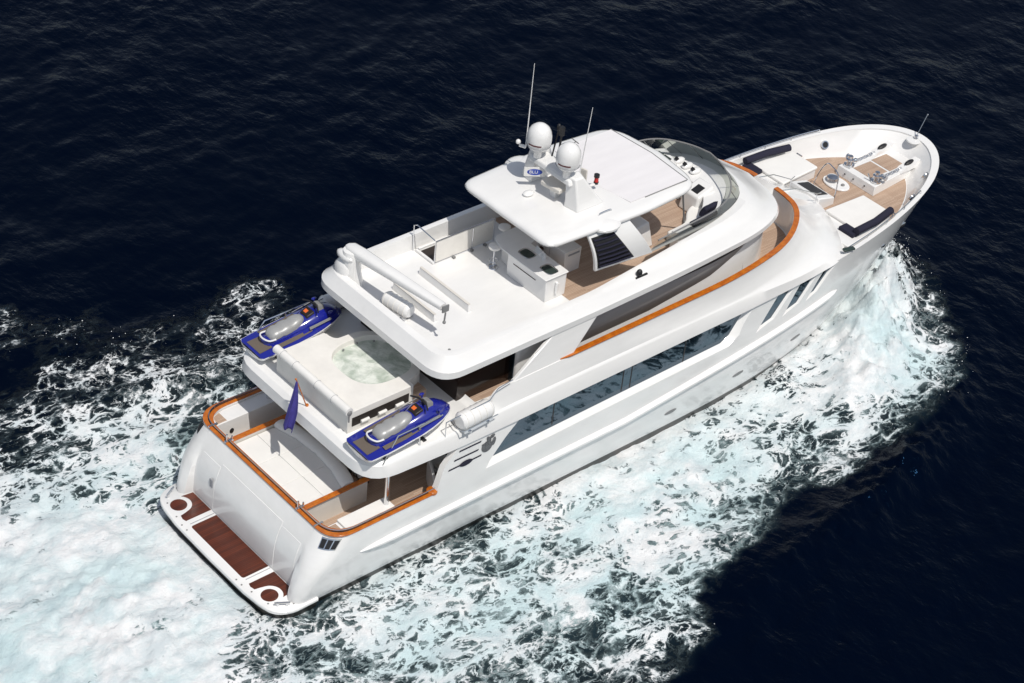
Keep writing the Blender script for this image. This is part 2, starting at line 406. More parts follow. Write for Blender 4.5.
for s in (-1, 1):
    b = MB(); b.slab([(x, s * 3.64, z) for x, z in (big_in if s > 0 else big_in[::-1])], .01)
    g = b.build('saloon_window', 'glass', Y, smooth=False)
    for x in (10.15, 13.38, 13.78, 16.4):
        mb = MB(); mb.hexa([(x - .03, s * 3.646 - .006, 3.26), (x + .03, s * 3.646 - .006, 3.26), (x + .03, s * 3.646 + .006, 3.26), (x - .03, s * 3.646 + .006, 3.26)],
                [(x - .03, s * 3.646 - .006, 4.40), (x + .03, s * 3.646 - .006, 4.40), (x + .03, s * 3.646 + .006, 4.40), (x - .03, s * 3.646 + .006, 4.40)])
        mb.build('window_mullion', 'black', g, smooth=False)
    for o_, i_ in zip(wins_out, wins_in):
        ys = hull_y(o_[0][0] + 1, 4.1) - .097
        b = MB(); b.slab([(x, s * ys, z) for x, z in (i_ if s > 0 else i_[::-1])], .01); b.build('slanted_window', 'glass', Y, smooth=False)

# rub rail: long white ledge along the topsides
def rub_z(x): return interp(x, [2, 13.5, 24.6], [1.93, 2.02, 3.04])
for s in (-1, 1):
    sec = []
    for k in range(70):
        x = 1.9 + (24.8 - 1.9) * k / 69; t = min(1, (x - 1.9) / 1.2, (24.8 - x) / .5); z = rub_z(x)
        t = max(.02, t) ** .5
        y0 = hull_y(x, z) - .05; zz = [z + .17 * t, z + .07 * t, z - .02 * t, z - .06 * t]; yy = [hull_y(x, z + .17) - .012, y0 + .05 + .16 * t, y0 + .05 + .16 * t, hull_y(x, z - .1) - .02]
        sec.append([Vector((x, s * (y0 - .05), zz[0])), Vector((x, s * yy[0], zz[0])), Vector((x, s * yy[1], zz[1])), Vector((x, s * yy[2], zz[2])), Vector((x, s * yy[3], zz[3])), Vector((x, s * (y0 - .05), zz[3]))])
    b = MB(); b.loft(sec); b.build('rub_rail', 'gel', Y, ang=30)
    for x in (16.1, 19.6, 22.9):
        z = interp(x, [16, 23], [1.15, 1.55]); yy = hull_y(x, z)
        nrm = (hull_y(x, z + .2) - hull_y(x, z - .2)) / .4
        b = MB(); sl = (hull_y(x + .5, z) - hull_y(x - .5, z))
        pts = []
        for k in range(16):
            a = 2 * math.pi * k / 16; dx = .30 * math.cos(a); dz = .10 * math.sin(a)
            pts.append((x + dx, s * (hull_y(x + dx, z + dz) + .012), z + dz))
        b.slab(pts if s < 0 else pts[::-1], .03); b.build('through_hull_port', 'grey', Y)
# teak cap rail round the cockpit
def cap_path(ins, z, x0=4.95, xa=.72, y=3.9, rc=.95):
    h = rounded([(xa + ins, 0, z), (xa + ins, y - ins, z, rc), (x0, y - ins, z)], 10, 8)
    return h
def band(h0, h1, z0, z1):
    """closed strip between two half outlines, mirrored (U shape)"""
    A = [Vector((p.x, -p.y, p.z)) for p in reversed(h0[1:])] + h0; B_ = [Vector((p.x, -p.y, p.z)) for p in reversed(h1[1:])] + h1
    sec = []
    for a, c in zip(A, B_):
        sec.append([Vector((a.x, a.y, a.z + z0)), Vector((c.x, c.y, c.z + z0)), Vector((c.x, c.y, c.z + z1)), Vector((a.x, a.y, a.z + z1))])
    b = MB(); b.loft(sec); return b
CZ = 2.95
cap = band(cap_path(-.04, CZ), cap_path(.22, CZ), .003, .06).build('cap_rail', 'teakv', Y, bevel=.015)
band(cap_path(.085, CZ), cap_path(.115, CZ), .058, .066).build('rail_groove', 'black', cap)
h = cap_path(.10, CZ + .14); rp = [(p.x, -p.y, p.z) for p in reversed(h[1:])] + [tuple(p) for p in h]
rl = MB(); rl.tube(rp, .018, 6)
for p in rp[::7]: rl.tube([(p[0], p[1], CZ + .05), p], .014, 6)
rl.build('cockpit_handrail', 'steel', Y)
for s in (-1, 1):   # cleats over the transom, end blocks, quarter fairlead
    b = MB()
    b.box((.82, s * 2.02, CZ + .09), (.3, .10, .05)); b.tube([(.75, s * 2.02, CZ + .1), (.75, s * 2.02, CZ + .38)], .035, 8); b.tube([(.95, s * 2.02, CZ + .1), (.95, s * 2.02, CZ + .24)], .03, 8)
    b.build('rail_cleat', 'steel', Y)
    b = MB(); b.box((.85, s * 3.0, CZ + .08), (.34, .07, .05)); b.build('rail_bracket', 'steel', Y)
    b = MB(); b.lathe([(.0, 0), (.19, 0), (.19, .10), (.15, .13), (0, .13)], (4.86, s * 3.76, CZ - .02), 14); b.build('rail_end_block', 'teakv', Y)
    def stern_pt(a, z, off=0):
        B = hparams(z, 0)[1]; rc = interp(z, [0, 1.5, 2.95], [.35, .5, .95])
        return Vector((xtran(z) + rc * (1 - math.cos(a)) - off * math.cos(a), s * (B - rc + rc * math.sin(a) + off * math.sin(a)), z))
    def patch(a0, a1, z0, z1, off, th=.05):
        n_ = 5; sec = []
        for k in range(n_ + 1):
            a = lerp(a0, a1, k / n_); sec.append([stern_pt(a, z0, off), stern_pt(a, z1, off), stern_pt(a, z1, off - th), stern_pt(a, z0, off - th)])
        m_ = MB(); m_.loft(sec); return m_
    fl_ = patch(.42, 1.12, 2.50, 2.84, .012).build('quarter_fairlead', 'steel', Y)
    for k in range(3): patch(.45 + k * .225, .63 + k * .225, 2.54, 2.80, .022).build('fairlead_opening', 'black', fl_)

# transom door panels (proud of the transom) and their latch
def tpanel(y0, y1, z0, z1, mat, name, off=.016, parent=Y):
    b = MB(); r0 = []; r1 = []
    zs = [lerp(z0, z1, k / 8) for k in range(9)]
    for z in zs:
        x = xtran(z) - off; r0.append([Vector((x, y0, z)), Vector((x, y1, z)), Vector((x + off + .05, y1, z)), Vector((x + off + .05, y0, z))])
    b.loft(r0); return b.build(name, mat, parent, bevel=.004)
tpanel(-1.72, 1.72, .62, 2.42, 'gel', 'garage_door')
for s in (-1, 1):
    tpanel(min(s * 1.76, s * 2.78), max(s * 1.76, s * 2.78), .62, 2.30, 'gel', 'transom_panel', .011)
b = MB(); b.box((.06, 1.93, 1.62), (.03, .16, .34)); b.mat('line'); b.build('shower_hatch', 'line', Y)
b = MB(); b.lathe([(0, 0), (.09, 0), (.09, .02), (.05, .03), (0, .03)], (-.40, 3.33, 1.95), 12, 'X'); b.build('stern_socket', 'grey', Y)

# swim platform
ph = rounded([(-1.36, 0, 0), (-1.34, 2.0, 0, .01), (-1.20, 3.30, 0, .62), (-.6, 3.68, 0, .35), (.45, 3.66, 0)], 8, 4)
ph = [Vector(p) for p in ph] + [Vector((.45, 0, 0))]
b = MB(); g = lambda z, e=0: [Vector((p.x + (-e if p.x < .4 else 0), p.y * (1 + e * .25), z)) for p in mirror_ring(ph)]
b.mat('gel'); b.loft([g(.36, -.04), g(.40, 0), g(.50, 0), g(.53, -.03)], 'sym', 'sym'); b.mat('boot'); b.loft([g(-.25, -.30), g(.10, -.12), g(.357, -.06)], 'sym', 'sym')
plat = b.build('swim_platform', None, Y, ang=50)
PZ = .535
b = MB(); b.prism([(p.x, p.y) for p in rounded([(-1.02, 0, 0), (-1.02, -1.52, 0, .10), (-.012, -1.52, 0, .01), (-.012, 1.52, 0, .01), (-1.02, 1.52, 0, .10), (-1.02, 0, 0)], 4, 1)[:-1]], PZ - .004, PZ + .004)
b.build('teak_panel', 'mahog', plat)
for s in (-1, 1):
    lobe = [(-.66 - .42 * math.cos(a), 2.66 + .42 * math.sin(a)) for a in [math.pi * (-.50 - k / 12 * .62) for k in range(13)]]
    pts = [(-.012, 1.84), (-.012, 2.93), (-.36, 2.97)]
    arc = [(-.74 + .43 * math.cos(R(a)), 2.66 + .43 * math.sin(R(a))) for a in range(48, -82, -10)]
    pts += arc + [(-.80, 2.20), (-1.0, 2.16), (-1.04, 1.98), (-1.0, 1.84)]
    pts = [(x, s * y) for x, y in pts]
    b = MB(); b.prism(pts if s > 0 else pts[::-1], PZ - .004, PZ + .004); b.build('teak_panel', 'mahog', plat)
    b = MB(); b.lathe([(0, -.004), (.29, -.004), (.29, .003), (0, .003)], (-.76, s * 2.66, PZ), 22); b.build('round_grate', 'mahog', plat)
    b = MB(); b.box((-.5, s * 1.63, PZ + .006), (.95, .02, .012)); b.build('platform_track', 'line', plat)
    b = MB()
    for dx in (-.16, .16):
        b.tube([(-.70 + dx * .8, s * (3.28 + dx * .5), PZ), (-.70 + dx * .8, s * (3.28 + dx * .5), PZ + .13)], .045, 8)
    b.tube([(-.70 - .22, s * (3.28 - .13), PZ + .12), (-.70 + .22, s * (3.28 + .13), PZ + .12)], .035, 8)
    b.build('mooring_cleat', 'steel', plat)
    for (x, y) in ((-1.14, 2.2), (-1.22, 1.75), (-1.22, 1.45), (-.35, 3.42), (-1.02, 2.95)):
        b = MB(); b.lathe([(0, 0), (.032, 0), (.032, .012), (0, .012)], (x, s * y, PZ - .003), 8); b.build('deck_fitting', 'grey', plat)

# cockpit
b = MB(); b.sheet([(1.0, -3.64), (6.88, -3.64), (6.88, 3.64), (1.0, 3.64)], 2.006)
b.build('cockpit_deck', 'teak', Y, smooth=False)
b = MB(); b.hexa([(6.75, -3.6, 2.0), (6.88, -3.6, 2.0), (6.88, 3.6, 2.0), (6.75, 3.6, 2.0)], [(6.75, -3.6, 4.5), (6.88, -3.6, 4.5), (6.88, 3.6, 4.5), (6.75, 3.6, 4.5)])
b.build('saloon_door', 'glass', Y)
lounge = MB(); lounge.hexa([(1.0, -1.98, 2.0), (3.25, -1.98, 2.0), (3.25, 1.98, 2.0), (1.0, 1.98, 2.0)], [(1.0, -1.98, 2.70), (3.2, -1.98, 2.70), (3.2, 1.98, 2.70), (1.0, 1.98, 2.70)])
lo = lounge.build('sun_lounge', 'gel', Y, bevel=.03)
def arcx(y, e=0): return 3.05 + .32 * (1 - (abs(y) / 1.95) ** 2) * 1.0 + e - .42 * (abs(y) / 1.95) ** 4 * 0
for i, (y0, y1) in enumerate(((-1.94, -.655), (-.645, .645), (.655, 1.94))):
    for x0, x1 in ((1.03, 1.895), (1.905, 9)):
        n = 6; top = []
        ys = [lerp(y0, y1, k / n) for k in range(n + 1)]
        poly = [(x0, y) for y in (y0, y1)]
        poly = [(x0, y0)] + [(min(x1, arcx(y) - .44), y) for y in ys] + [(x0, y1)]
        b = MB(); b.prism(poly, 2.70, 2.85); b.build('lounge_cushion', 'cush', lo, bevel=.014)
ys = [lerp(-1.94, 1.94, k / 28) for k in range(29)]
for seg in range(4):
    yy = ys[seg * 7:seg * 7 + 8]
    pth = [(arcx(y) - .24, y, 2.93) for y in yy]
    b = MB()
    sec = []
    for j, p in enumerate(pth):
        t = 1 - .12 * (abs(j - 3.5) / 3.5) ** 6
        sec.append([Vector((p[0] + .27 * math.cos(a) * t * (1 if math.cos(a) > 0 else 1.0), p[1], p[2] + .16 * math.sin(a) * t)) for a in [2 * math.pi * k / 14 for k in range(14)]])
    b.loft(sec); b.build('backrest_cushion', 'cush', lo)
for s in (-1, 1):
    b = MB(); b.hexa([(.98, s * 2.03 - .05, 2.0), (3.5, s * 2.03 - .05, 2.0), (3.5, s * 2.03 + .05, 2.0), (.98, s * 2.03 + .05, 2.0)], [(.98, s * 2.03 - .05, 2.94), (3.5, s * 2.03 - .05, 2.94), (3.5, s * 2.03 + .05, 2.94), (.98, s * 2.03 + .05, 2.94)])
    b.build('lounge_side_panel', 'cream', lo)
    b = MB(); b.box((2.25, s * 2.07, 2.975), (2.56, .20, .05)); b.build('teak_divider', 'teakv', lo, bevel=.012)
# lockers along the bulwark
def arc_locker(s, x1, zt):
    pl = [(p.x, s * p.y) for p in rounded([(x1, 3.03, 0), (1.02, 3.03, 0, .02), (1.06, 3.50, 0, .42), (1.7, 3.645, 0, .05), (x1, 3.645, 0)], 5, 2)]
    return pl if s < 0 else pl[::-1]
b = MB(); b.prism(arc_locker(1, 6.7, 2.9), 2.0, 2.90); lk = b.build('side_locker', 'gel', Y, bevel=.02)
b = MB(); b.ball((1.62, 3.02, 2.42), .09, .02, .11); b.build('locker_handle', 'black', lk)
tq = [(p.x, p.y) for p in rounded([(1.46, 3.08, 0), (1.09, 3.08, 0, .01), (1.13, 3.46, 0, .3), (1.46, 3.56, 0)], 5, 2)]
b = MB(); b.prism(tq[::-1], 2.900, 2.909); b.build('teak_inlay', 'teak', lk)
b = MB(); b.prism(arc_locker(-1, 3.45, 2.85), 2.0, 2.78); lk2 = b.build('side_locker', 'gel', Y, bevel=.02)
b = MB(); b.prism([(p.x, -p.y) for p in rounded([(3.50, 3.01, 0), (1.55, 3.01, 0, .05), (1.55, 3.64, 0, .05), (3.50, 3.64, 0)], 3, 2)], 2.783, 2.87); b.build('seat_pad', 'cush', lk2, bevel=.02)
b = MB(); b.prism([(x, -y) for x, y in tq], 2.78, 2.79); b.build('teak_inlay', 'teak', lk2)
for s in (-1, 1):
    b = MB(); b.lathe([(0, 0), (.17, 0), (.12, .05), (.095, .14), (.085, .4), (.085, 2.1), (.12, 2.2), (0, 2.2)], (3.32, s * 3.32, 2.5 if s > 0 else 2.5), 16); b.build('deck_pillar', 'steel', Y)
b = MB(); b.mat('gel'); b.hexa([(5.1, -3.6, 2.01), (5.22, -3.6, 2.01), (5.95, -2.3, 2.01), (5.83, -2.3, 2.01)], [(5.1, -3.6, 3.0), (5.22, -3.6, 3.0), (5.95, -2.3, 3.0), (5.83, -2.3, 3.0)])
b.hexa([(5.3, -3.6, 2.01), (6.6, -3.6, 2.01), (6.6, -2.3, 2.01), (6.02, -2.3, 2.01)], [(5.3, -3.6, 2.7), (6.6, -3.6, 2.7), (6.6, -2.3, 2.7), (6.02, -2.3, 2.7)])
b.mat('brown'); b.box((5.9, -3.1, 2.75), (.5, .35, .06)); b.mat('cream'); b.box((6.0, -2.75, 2.76), (.3, .2, .1)); b.build('cockpit_bar', None, Y, bevel=.015)
b = MB(); b.lathe([(0, 0), (.3, 0), (.28, .04), (.06, .06), (.06, .68), (0, .68)], (4.75, 0, 2.01), 16); tb = b
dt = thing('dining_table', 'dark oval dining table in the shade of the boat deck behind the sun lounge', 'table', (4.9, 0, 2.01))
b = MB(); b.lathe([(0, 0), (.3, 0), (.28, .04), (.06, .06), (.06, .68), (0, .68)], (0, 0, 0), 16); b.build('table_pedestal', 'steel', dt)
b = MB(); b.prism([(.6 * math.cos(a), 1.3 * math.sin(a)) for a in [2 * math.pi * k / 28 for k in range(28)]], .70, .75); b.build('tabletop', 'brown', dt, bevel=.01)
chl = ['dark dining chair under the boat deck edge, nearest the starboard side', 'dark dining chair under the boat deck edge, in the middle below the flag', 'dark dining chair under the boat deck edge, nearest the port side']
for i, y in enumerate((-1.15, -.05, 1.05)):
    c = thing('dining_chair', chl[i], 'chair', (3.86, y, 2.01), 0, 'chairs at the shaded cockpit table')
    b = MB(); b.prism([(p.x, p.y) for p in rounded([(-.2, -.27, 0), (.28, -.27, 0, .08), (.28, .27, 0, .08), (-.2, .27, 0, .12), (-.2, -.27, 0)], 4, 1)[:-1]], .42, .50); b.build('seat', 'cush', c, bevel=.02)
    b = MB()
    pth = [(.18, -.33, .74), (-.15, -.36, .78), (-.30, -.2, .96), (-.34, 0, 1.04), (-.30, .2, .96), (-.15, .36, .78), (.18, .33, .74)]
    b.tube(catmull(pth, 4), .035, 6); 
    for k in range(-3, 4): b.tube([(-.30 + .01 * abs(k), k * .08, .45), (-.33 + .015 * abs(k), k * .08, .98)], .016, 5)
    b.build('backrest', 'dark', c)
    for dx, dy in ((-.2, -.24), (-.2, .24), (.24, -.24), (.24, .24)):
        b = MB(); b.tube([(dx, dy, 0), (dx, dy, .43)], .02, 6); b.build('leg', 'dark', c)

# ------------------------------------------------------------------ upper (boat) deck band with raised bulwark and coachroof
def updeck_ring(f):
    """f: 0 lower edge, 1 ridge, 2 under the teak rail"""
    if f == 0:
        ct = [(2.12, 0, 4.62, 0), (2.12, 3.86, 4.60, 1.15), (5.9, 3.93, 4.50, .3), (8, 3.965, 4.535, .3), (19, 3.965, 4.60, .8), (22, 3.93, 4.66, .8), (24.2, 3.80, 4.70, .5), (25.3, 3.2, 4.60, .8), (26.4, 1.6, 4.45, .9), (26.9, 0, 4.42)]
    elif f == .5:
        ct = [(2.16, 0, 5.00, 0), (2.16, 3.82, 5.02, 1.15), (5.9, 3.87, 5.06, .3), (8, 3.885, 5.14, .3), (19, 3.885, 5.13, .8), (22, 3.87, 4.96, .8), (23.95, 3.66, 4.88, .5), (25.15, 3.08, 4.76, .8), (26.25, 1.55, 4.72, .9), (26.75, 0, 4.72)]
    elif f == 1:
        ct = [(2.30, 0, 5.12, 0), (2.30, 3.76, 5.12, 1.1), (5.9, 3.82, 5.14, .3), (8, 3.855, 5.20, .3), (19, 3.85, 5.19, .8), (22, 3.68, 5.12, .8), (23.6, 3.34, 5.02, .5), (24.7, 2.7, 4.98, .8), (25.8, 1.35, 4.98, .9), (26.2, 0, 4.98)]
    elif f == 1.5:
        ct = [(2.32, 0, 5.135, 0), (2.32, 3.74, 5.135, 1.1), (5.9, 3.80, 5.16, .3), (8.0, 3.80, 5.24, .3), (19, 3.82, 5.24, .8), (21.7, 3.50, 5.40, .8), (23.1, 3.05, 5.45, .7), (24.1, 2.35, 5.45, .9), (24.95, 1.15, 5.45, .9), (25.25, 0, 5.45)]
    else:
        ct = [(2.34, 0, 5.145, 0), (2.34, 3.72, 5.145, 1.1), (6.9, 3.74, 5.17, .2), (7.5, 3.60, 5.93, .25), (18.5, 3.78, 6.18, 1.5), (21.2, 3.45, 6.28, 1.2), (22.6, 2.80, 6.32, 1.0), (23.6, 1.9, 6.34, .9), (23.82, .8, 6.35, .5), (23.84, 0, 6.35)]
    return mirror_ring(rounded(ct, 6, 4))
b = MB(); b.loft([updeck_ring(f) for f in (0, .5, 1, 1.5, 2)], 'sym', 'sym')
ud = b.build('boat_deck', 'gel', Y)
w1 = rounded([(7.0, 0, 0), (7.0, 3.50, 0, .1), (18.5, 3.64, 0, 1.5), (21.1, 3.31, 0, 1.2), (22.5, 2.68, 0, 1.0), (23.48, 1.8, 0, .9), (23.68, .8, 0, .5), (23.70, 0, 0)], 6, 4)
c1 = MB(); c1.loft([[Vector((p.x, p.y, 5.06)) for p in mirror_ring(w1)], [Vector((p.x, p.y, 8)) for p in mirror_ring(w1)]], 'sym', 'sym')
# gate gap in the front of the bulwark, steps down to the foredeck
c2 = MB(); c2.hexa([(23.4, -.5, 5.3), (27.5, -.5, 4.75), (27.5, .52, 4.75), (23.4, .52, 5.3)], [(23.4, -.5, 8), (27.5, -.5, 8), (27.5, .52, 8), (23.4, .52, 8)])
carve(ud, [c1.build('c', 'cream'), c2.build('c', 'gel')], ang=32)
b = MB(); b.add([(p.x, p.y, 5.068) for p in mirror_ring(rounded([(7.1, 0, 0), (7.1, 2.88, 0, .1), (18.5, 3.6, 0, 1.5), (21.1, 3.27, 0, 1.2), (22.5, 2.64, 0, 1.0), (23.44, 1.76, 0, .9), (23.64, .8, 0, .5), (23.66, 0, 0)], 6, 4))], [tuple(range(len(w1) * 2 - 2))])
b.build('side_deck', 'teak', ud, smooth=False)
# varnished bulwark rails (open for the gate at the front)
def railpath(off):
    return rounded([(10.2, 3.585 - off, 5.995), (10.6, 3.66 - off, 6.0, .1), (18.5, 3.78 - off, 6.19, 1.5), (21.2 - off * .3, 3.45 - off, 6.29, 1.2), (22.6 - off * .6, 2.80 - off * .8, 6.33, 1.0), (23.6 - off * .9, 1.9 - off * .5, 6.35, .9), (23.82 - off, .9, 6.36, .3), (23.84 - off, .52, 6.36)], 6, 5)
for s in (-1, 1):
    A = railpath(-.04); B_ = railpath(.17); sec = []
    for a, c in zip(A, B_):
        sec.append([Vector((a.x, s * a.y, a.z)), Vector((c.x, s * c.y, c.z)), Vector((c.x, s * c.y, c.z + .055)), Vector((a.x, s * a.y, a.z + .055))])
    b = MB(); b.loft(sec); b.build('teak_bulwark_rail', 'teakv', Y, bevel=.012)
# raised bulwark end blocks with the gangway rail
for s in (-1, 1):
    b = MB(); pth = [(5.2, s * 3.80, 5.72), (7.0, s * 3.82, 5.85), (7.35, s * 3.78, 6.15), (8.0, s * 3.74, 6.2)]
    b.tube(pth, .02, 6); b.tube([(5.2, s * 3.80, 5.72), (5.2, s * 3.80, 5.1)], .018, 6); b.tube([(6.6, s * 3.82, 5.82), (6.8, s * 3.82, 5.35), (7.2, s * 3.8, 5.3)], .018, 6)
    b.build('boat_deck_handrail', 'steel', Y)
    b = MB()
    b.tube([(2.75, s * 3.72, 5.1), (3.35, s * 3.66, 5.95), (5.15, s * 3.66, 5.98)], .024, 6); b.tube([(4.2, s * 3.66, 5.96), (4.25, s * 3.70, 5.1)], .022, 6)
    b.build('jetski_guard_rail', 'steel', Y)
# hull logo on the starboard and port wing panels: three stripes, small name plate, round emblem
for s in (-1, 1):
    yy = 3.945; lg = []
    def onside(x, z, o=0): return (x, s * (hull_y(x, z) + .016 + o), z)
    b = MB()
    for x0, z0, x1, z1 in ((5.8, 4.25, 6.72, 4.25), (5.6, 3.95, 6.62, 3.95), (5.38, 3.64, 6.76, 3.66)):
        q = [onside(x0, z0), onside(x1, z1), onside(x1 + .03, z1 + .05), onside(x0 + .03, z0 + .05)]
        b.slab(q if s < 0 else q[::-1], .012)
    b.build('hull_stripe', 'navy', hull_o, smooth=False)
    b = MB(); pts = [onside(6.12 + .27 * math.cos(a) * (1.15 if abs(math.cos(a)) > .9 else 1), 3.68 + .11 * math.sin(a), .012) for a in [2 * math.pi * k / 12 for k in range(12)]]
    b.slab(pts if s < 0 else pts[::-1], .012); b.build('name_plate', 'navy', hull_o, smooth=False)
    b = MB(); pts = [onside(7.0 + .23 * math.cos(a), 3.95 + .22 * math.sin(a), .004) for a in [2 * math.pi * k / 20 for k in range(20)]]
    b.slab(pts if s < 0 else pts[::-1], .012)
    for (ox, oz, ra, rb, rot) in ((.02, .26, .08, .16, .5), (.16, .34, .12, .07, .3), (-.16, .1, .13, .06, -.4), (.24, .10, .08, .17, -.2)):
        pts = [onside(7.05 + ox + ra * math.cos(a) * math.cos(rot) - rb * math.sin(a) * math.sin(rot), 3.95 + oz + ra * math.cos(a) * math.sin(rot) + rb * math.sin(a) * math.cos(rot), .006) for a in [2 * math.pi * k / 10 for k in range(10)]]
        b.slab(pts if s < 0 else pts[::-1], .012)
    b.build('eagle_globe_emblem', 'emblem', hull_o, smooth=False)

# sky lounge / wheelhouse
wh = rounded([(8.9, 0, 0), (8.9, 2.92, 0, .15), (18.5, 2.95, 0, 1.5), (21.4, 2.45, 0, 1.3), (22.35, 1.2, 0, .9), (22.45, 0, 0)], 8, 5)
b = MB(); b.loft([[Vector((p.x, p.y, 5.065)) for p in mirror_ring(wh)], [Vector((p.x - (.10 if p.x > 20 else 0), p.y * .985, 7.0)) for p in mirror_ring(wh)]], 'sym', 'sym')
whs = b.build('wheelhouse', 'gel', Y)
b = MB(); b.hexa([(6.62, -2.6, 5.068), (8.88, -2.6, 5.068), (8.88, 2.6, 5.068), (6.62, 2.6, 5.068)], [(6.62, -2.6, 7.0), (8.88, -2.6, 7.0), (8.88, 2.6, 7.0), (6.62, 2.6, 7.0)]); b.build('sky_lounge', 'loungeglass', whs, smooth=False)
b = MB(); b.hexa([(8.86, -2.8, 5.08), (8.89, -2.8, 5.08), (8.89, 2.8, 5.08), (8.86, 2.8, 5.08)], [(8.86, -2.8, 6.95), (8.89, -2.8, 6.95), (8.89, 2.8, 6.95), (8.86, 2.8, 6.95)]); b.build('lounge_doors', 'glass', whs, smooth=False)
for s in (-1, 1):
    top = []; bot = []
    for k in range(41):
        x = 11.2 + (20.6 - 11.2) * k / 40
        # wall y at x
        yv = 2.95 if x < 17.3 else 2.95 - .5 * ((x - 17.3) / 4.1) ** 1.5
        # exact wall y from outline
        yv = max([interp(x, [p.x for p in wh[6:]], [p.y for p in wh[6:]])])
        zt = 6.93; zb = interp(x, [11.2, 15.0, 18, 19.6, 20.6], [5.62, 5.68, 6.0, 6.42, 6.92])
        top.append(Vector((x, s * (yv * .987 + .012), zt))); bot.append(Vector((x, s * (yv * lerp(1, .985, (zb - 5) / 2) + .012), zb)))
    b = MB(); vs = bot + top; n = len(bot)
    b.add(vs, [(i, i + 1, n + i + 1, n + i) for i in range(n - 1)]); o = b.build('wheelhouse_window', 'glassg', whs)
    sm = o.modifiers.new('t', 'SOLIDIFY'); sm.thickness = .01
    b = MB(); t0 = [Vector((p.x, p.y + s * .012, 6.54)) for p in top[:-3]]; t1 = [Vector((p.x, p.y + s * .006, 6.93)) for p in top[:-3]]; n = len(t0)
    b.add(t0 + t1, [(i, i + 1, n + i + 1, n + i) for i in range(n - 1)]); b.build('window_top_band', 'black', o)  # plain black band over the upper part of the wheelhouse window
    # slanted wing pillar between bulwark and sundeck
    b = MB(); yb, yt = 3.60, 3.46
    q = [(8.1, s * yb, 5.9), (10.75, s * (yb + .03), 5.98), (11.95, s * yt, 7.12), (10.0, s * yt, 7.12)]
    b.slab(q if s < 0 else q[::-1], .16); b.build('wing_pillar', 'gel', Y, bevel=.03)

# ------------------------------------------------------------------ sundeck
def sd_ring(f):
    if f == -1: ct = [(5.30, 0, 7.02, 0), (5.30, 3.36, 7.02, .9), (12, 3.38, 7.02, .5), (16, 3.30, 7.02, 1.5), (20.4, 3.0, 7.0, 1.6), (22.2, 2.1, 7.0, 1.1), (22.60, 0, 7.0)]
    elif f == 0: ct = [(5.10, 0, 7.06, 0), (5.10, 3.50, 7.06, 1.0), (12, 3.50, 7.08, .5), (16, 3.42, 7.08, 1.5), (20.5, 3.1, 7.05, 1.6), (22.35, 2.2, 7.02, 1.1), (22.78, 0, 7.02)]
    elif f == 1: ct = [(5.12, 0, 7.30, 0), (5.12, 3.50, 7.30, 1.0), (12, 3.50, 7.30, .5), (16, 3.42, 7.30, 1.5), (20.45, 3.1, 7.22, 1.6), (22.25, 2.18, 7.15, 1.1), (22.68, 0, 7.15)]
    elif f == 2: ct = [(5.15, 0, 7.33, 0), (5.15, 3.46, 7.33, 1.0), (12, 3.46, 7.33, .5), (16, 3.36, 7.34, 1.5), (20.3, 3.03, 7.28, 1.6), (21.95, 2.1, 7.24, 1.1), (22.4, 0, 7.24)]
    elif f == 3: ct = [(5.36, 0, 7.60, 0), (5.36, 3.24, 7.62, .9), (12, 3.27, 7.64, .5), (16, 3.20, 7.60, 1.5), (19.95, 2.88, 7.56, 1.6), (21.4, 1.95, 7.60, 1.1), (21.9, 0, 7.58)]
    elif f == 4: ct = [(5.42, 0, 7.69, 0), (5.42, 3.17, 7.69, .85), (12, 3.20, 7.72, .5), (16, 3.08, 7.72, 1.5), (19.75, 2.76, 7.70, 1.5), (20.95, 1.85, 7.88, 1.1), (21.3, 0, 7.86)]
    elif f == 5: ct = [(5.48, 0, 7.71, 0), (5.48, 3.06, 7.71, .8), (12, 3.10, 7.74, .5), (16, 2.80, 7.88, 1.5), (19.5, 2.52, 7.95, 1.4), (20.8, 1.75, 7.94, 1.1), (21.15, 0, 7.92)]
    return mirror_ring(rounded(ct, 8, 6))
b = MB(); b.loft([sd_ring(f) for f in (-1, 0, 1, 2, 3, 4, 5)], 'sym', 'sym')
sdk = b.build('sundeck', 'gel', Y)
wl_ = rounded([(5.68, 0, 0), (5.68, 2.94, 0, .7), (12, 2.97, 0, .5), (16, 2.66, 0, 1.5), (19.0, 2.34, 0, 1.3), (20.1, 1.6, 0, 1.1), (20.5, 0, 0)], 8, 6)
c1 = MB(); c1.loft([[Vector((p.x, p.y, 7.10)) for p in mirror_ring(wl_)], [Vector((p.x, p.y, 9)) for p in mirror_ring(wl_)]], 'sym', 'sym')
carve(sdk, [c1.build('c', 'deckw')], ang=32)
st = MB(); st.sheet([(11.6, -2.9), (14.8, -2.8), (17, -2.55), (18.9, -2.2), (20.1, -1.0), (20.3, 0), (20.1, 1.0), (18.9, 2.2), (17, 2.55), (14.8, 2.8), (12.6, 2.9), (12.6, 1.85), (11.6, 1.2)], 7.106)
st.build('sundeck_teak', 'teak', sdk, smooth=False)
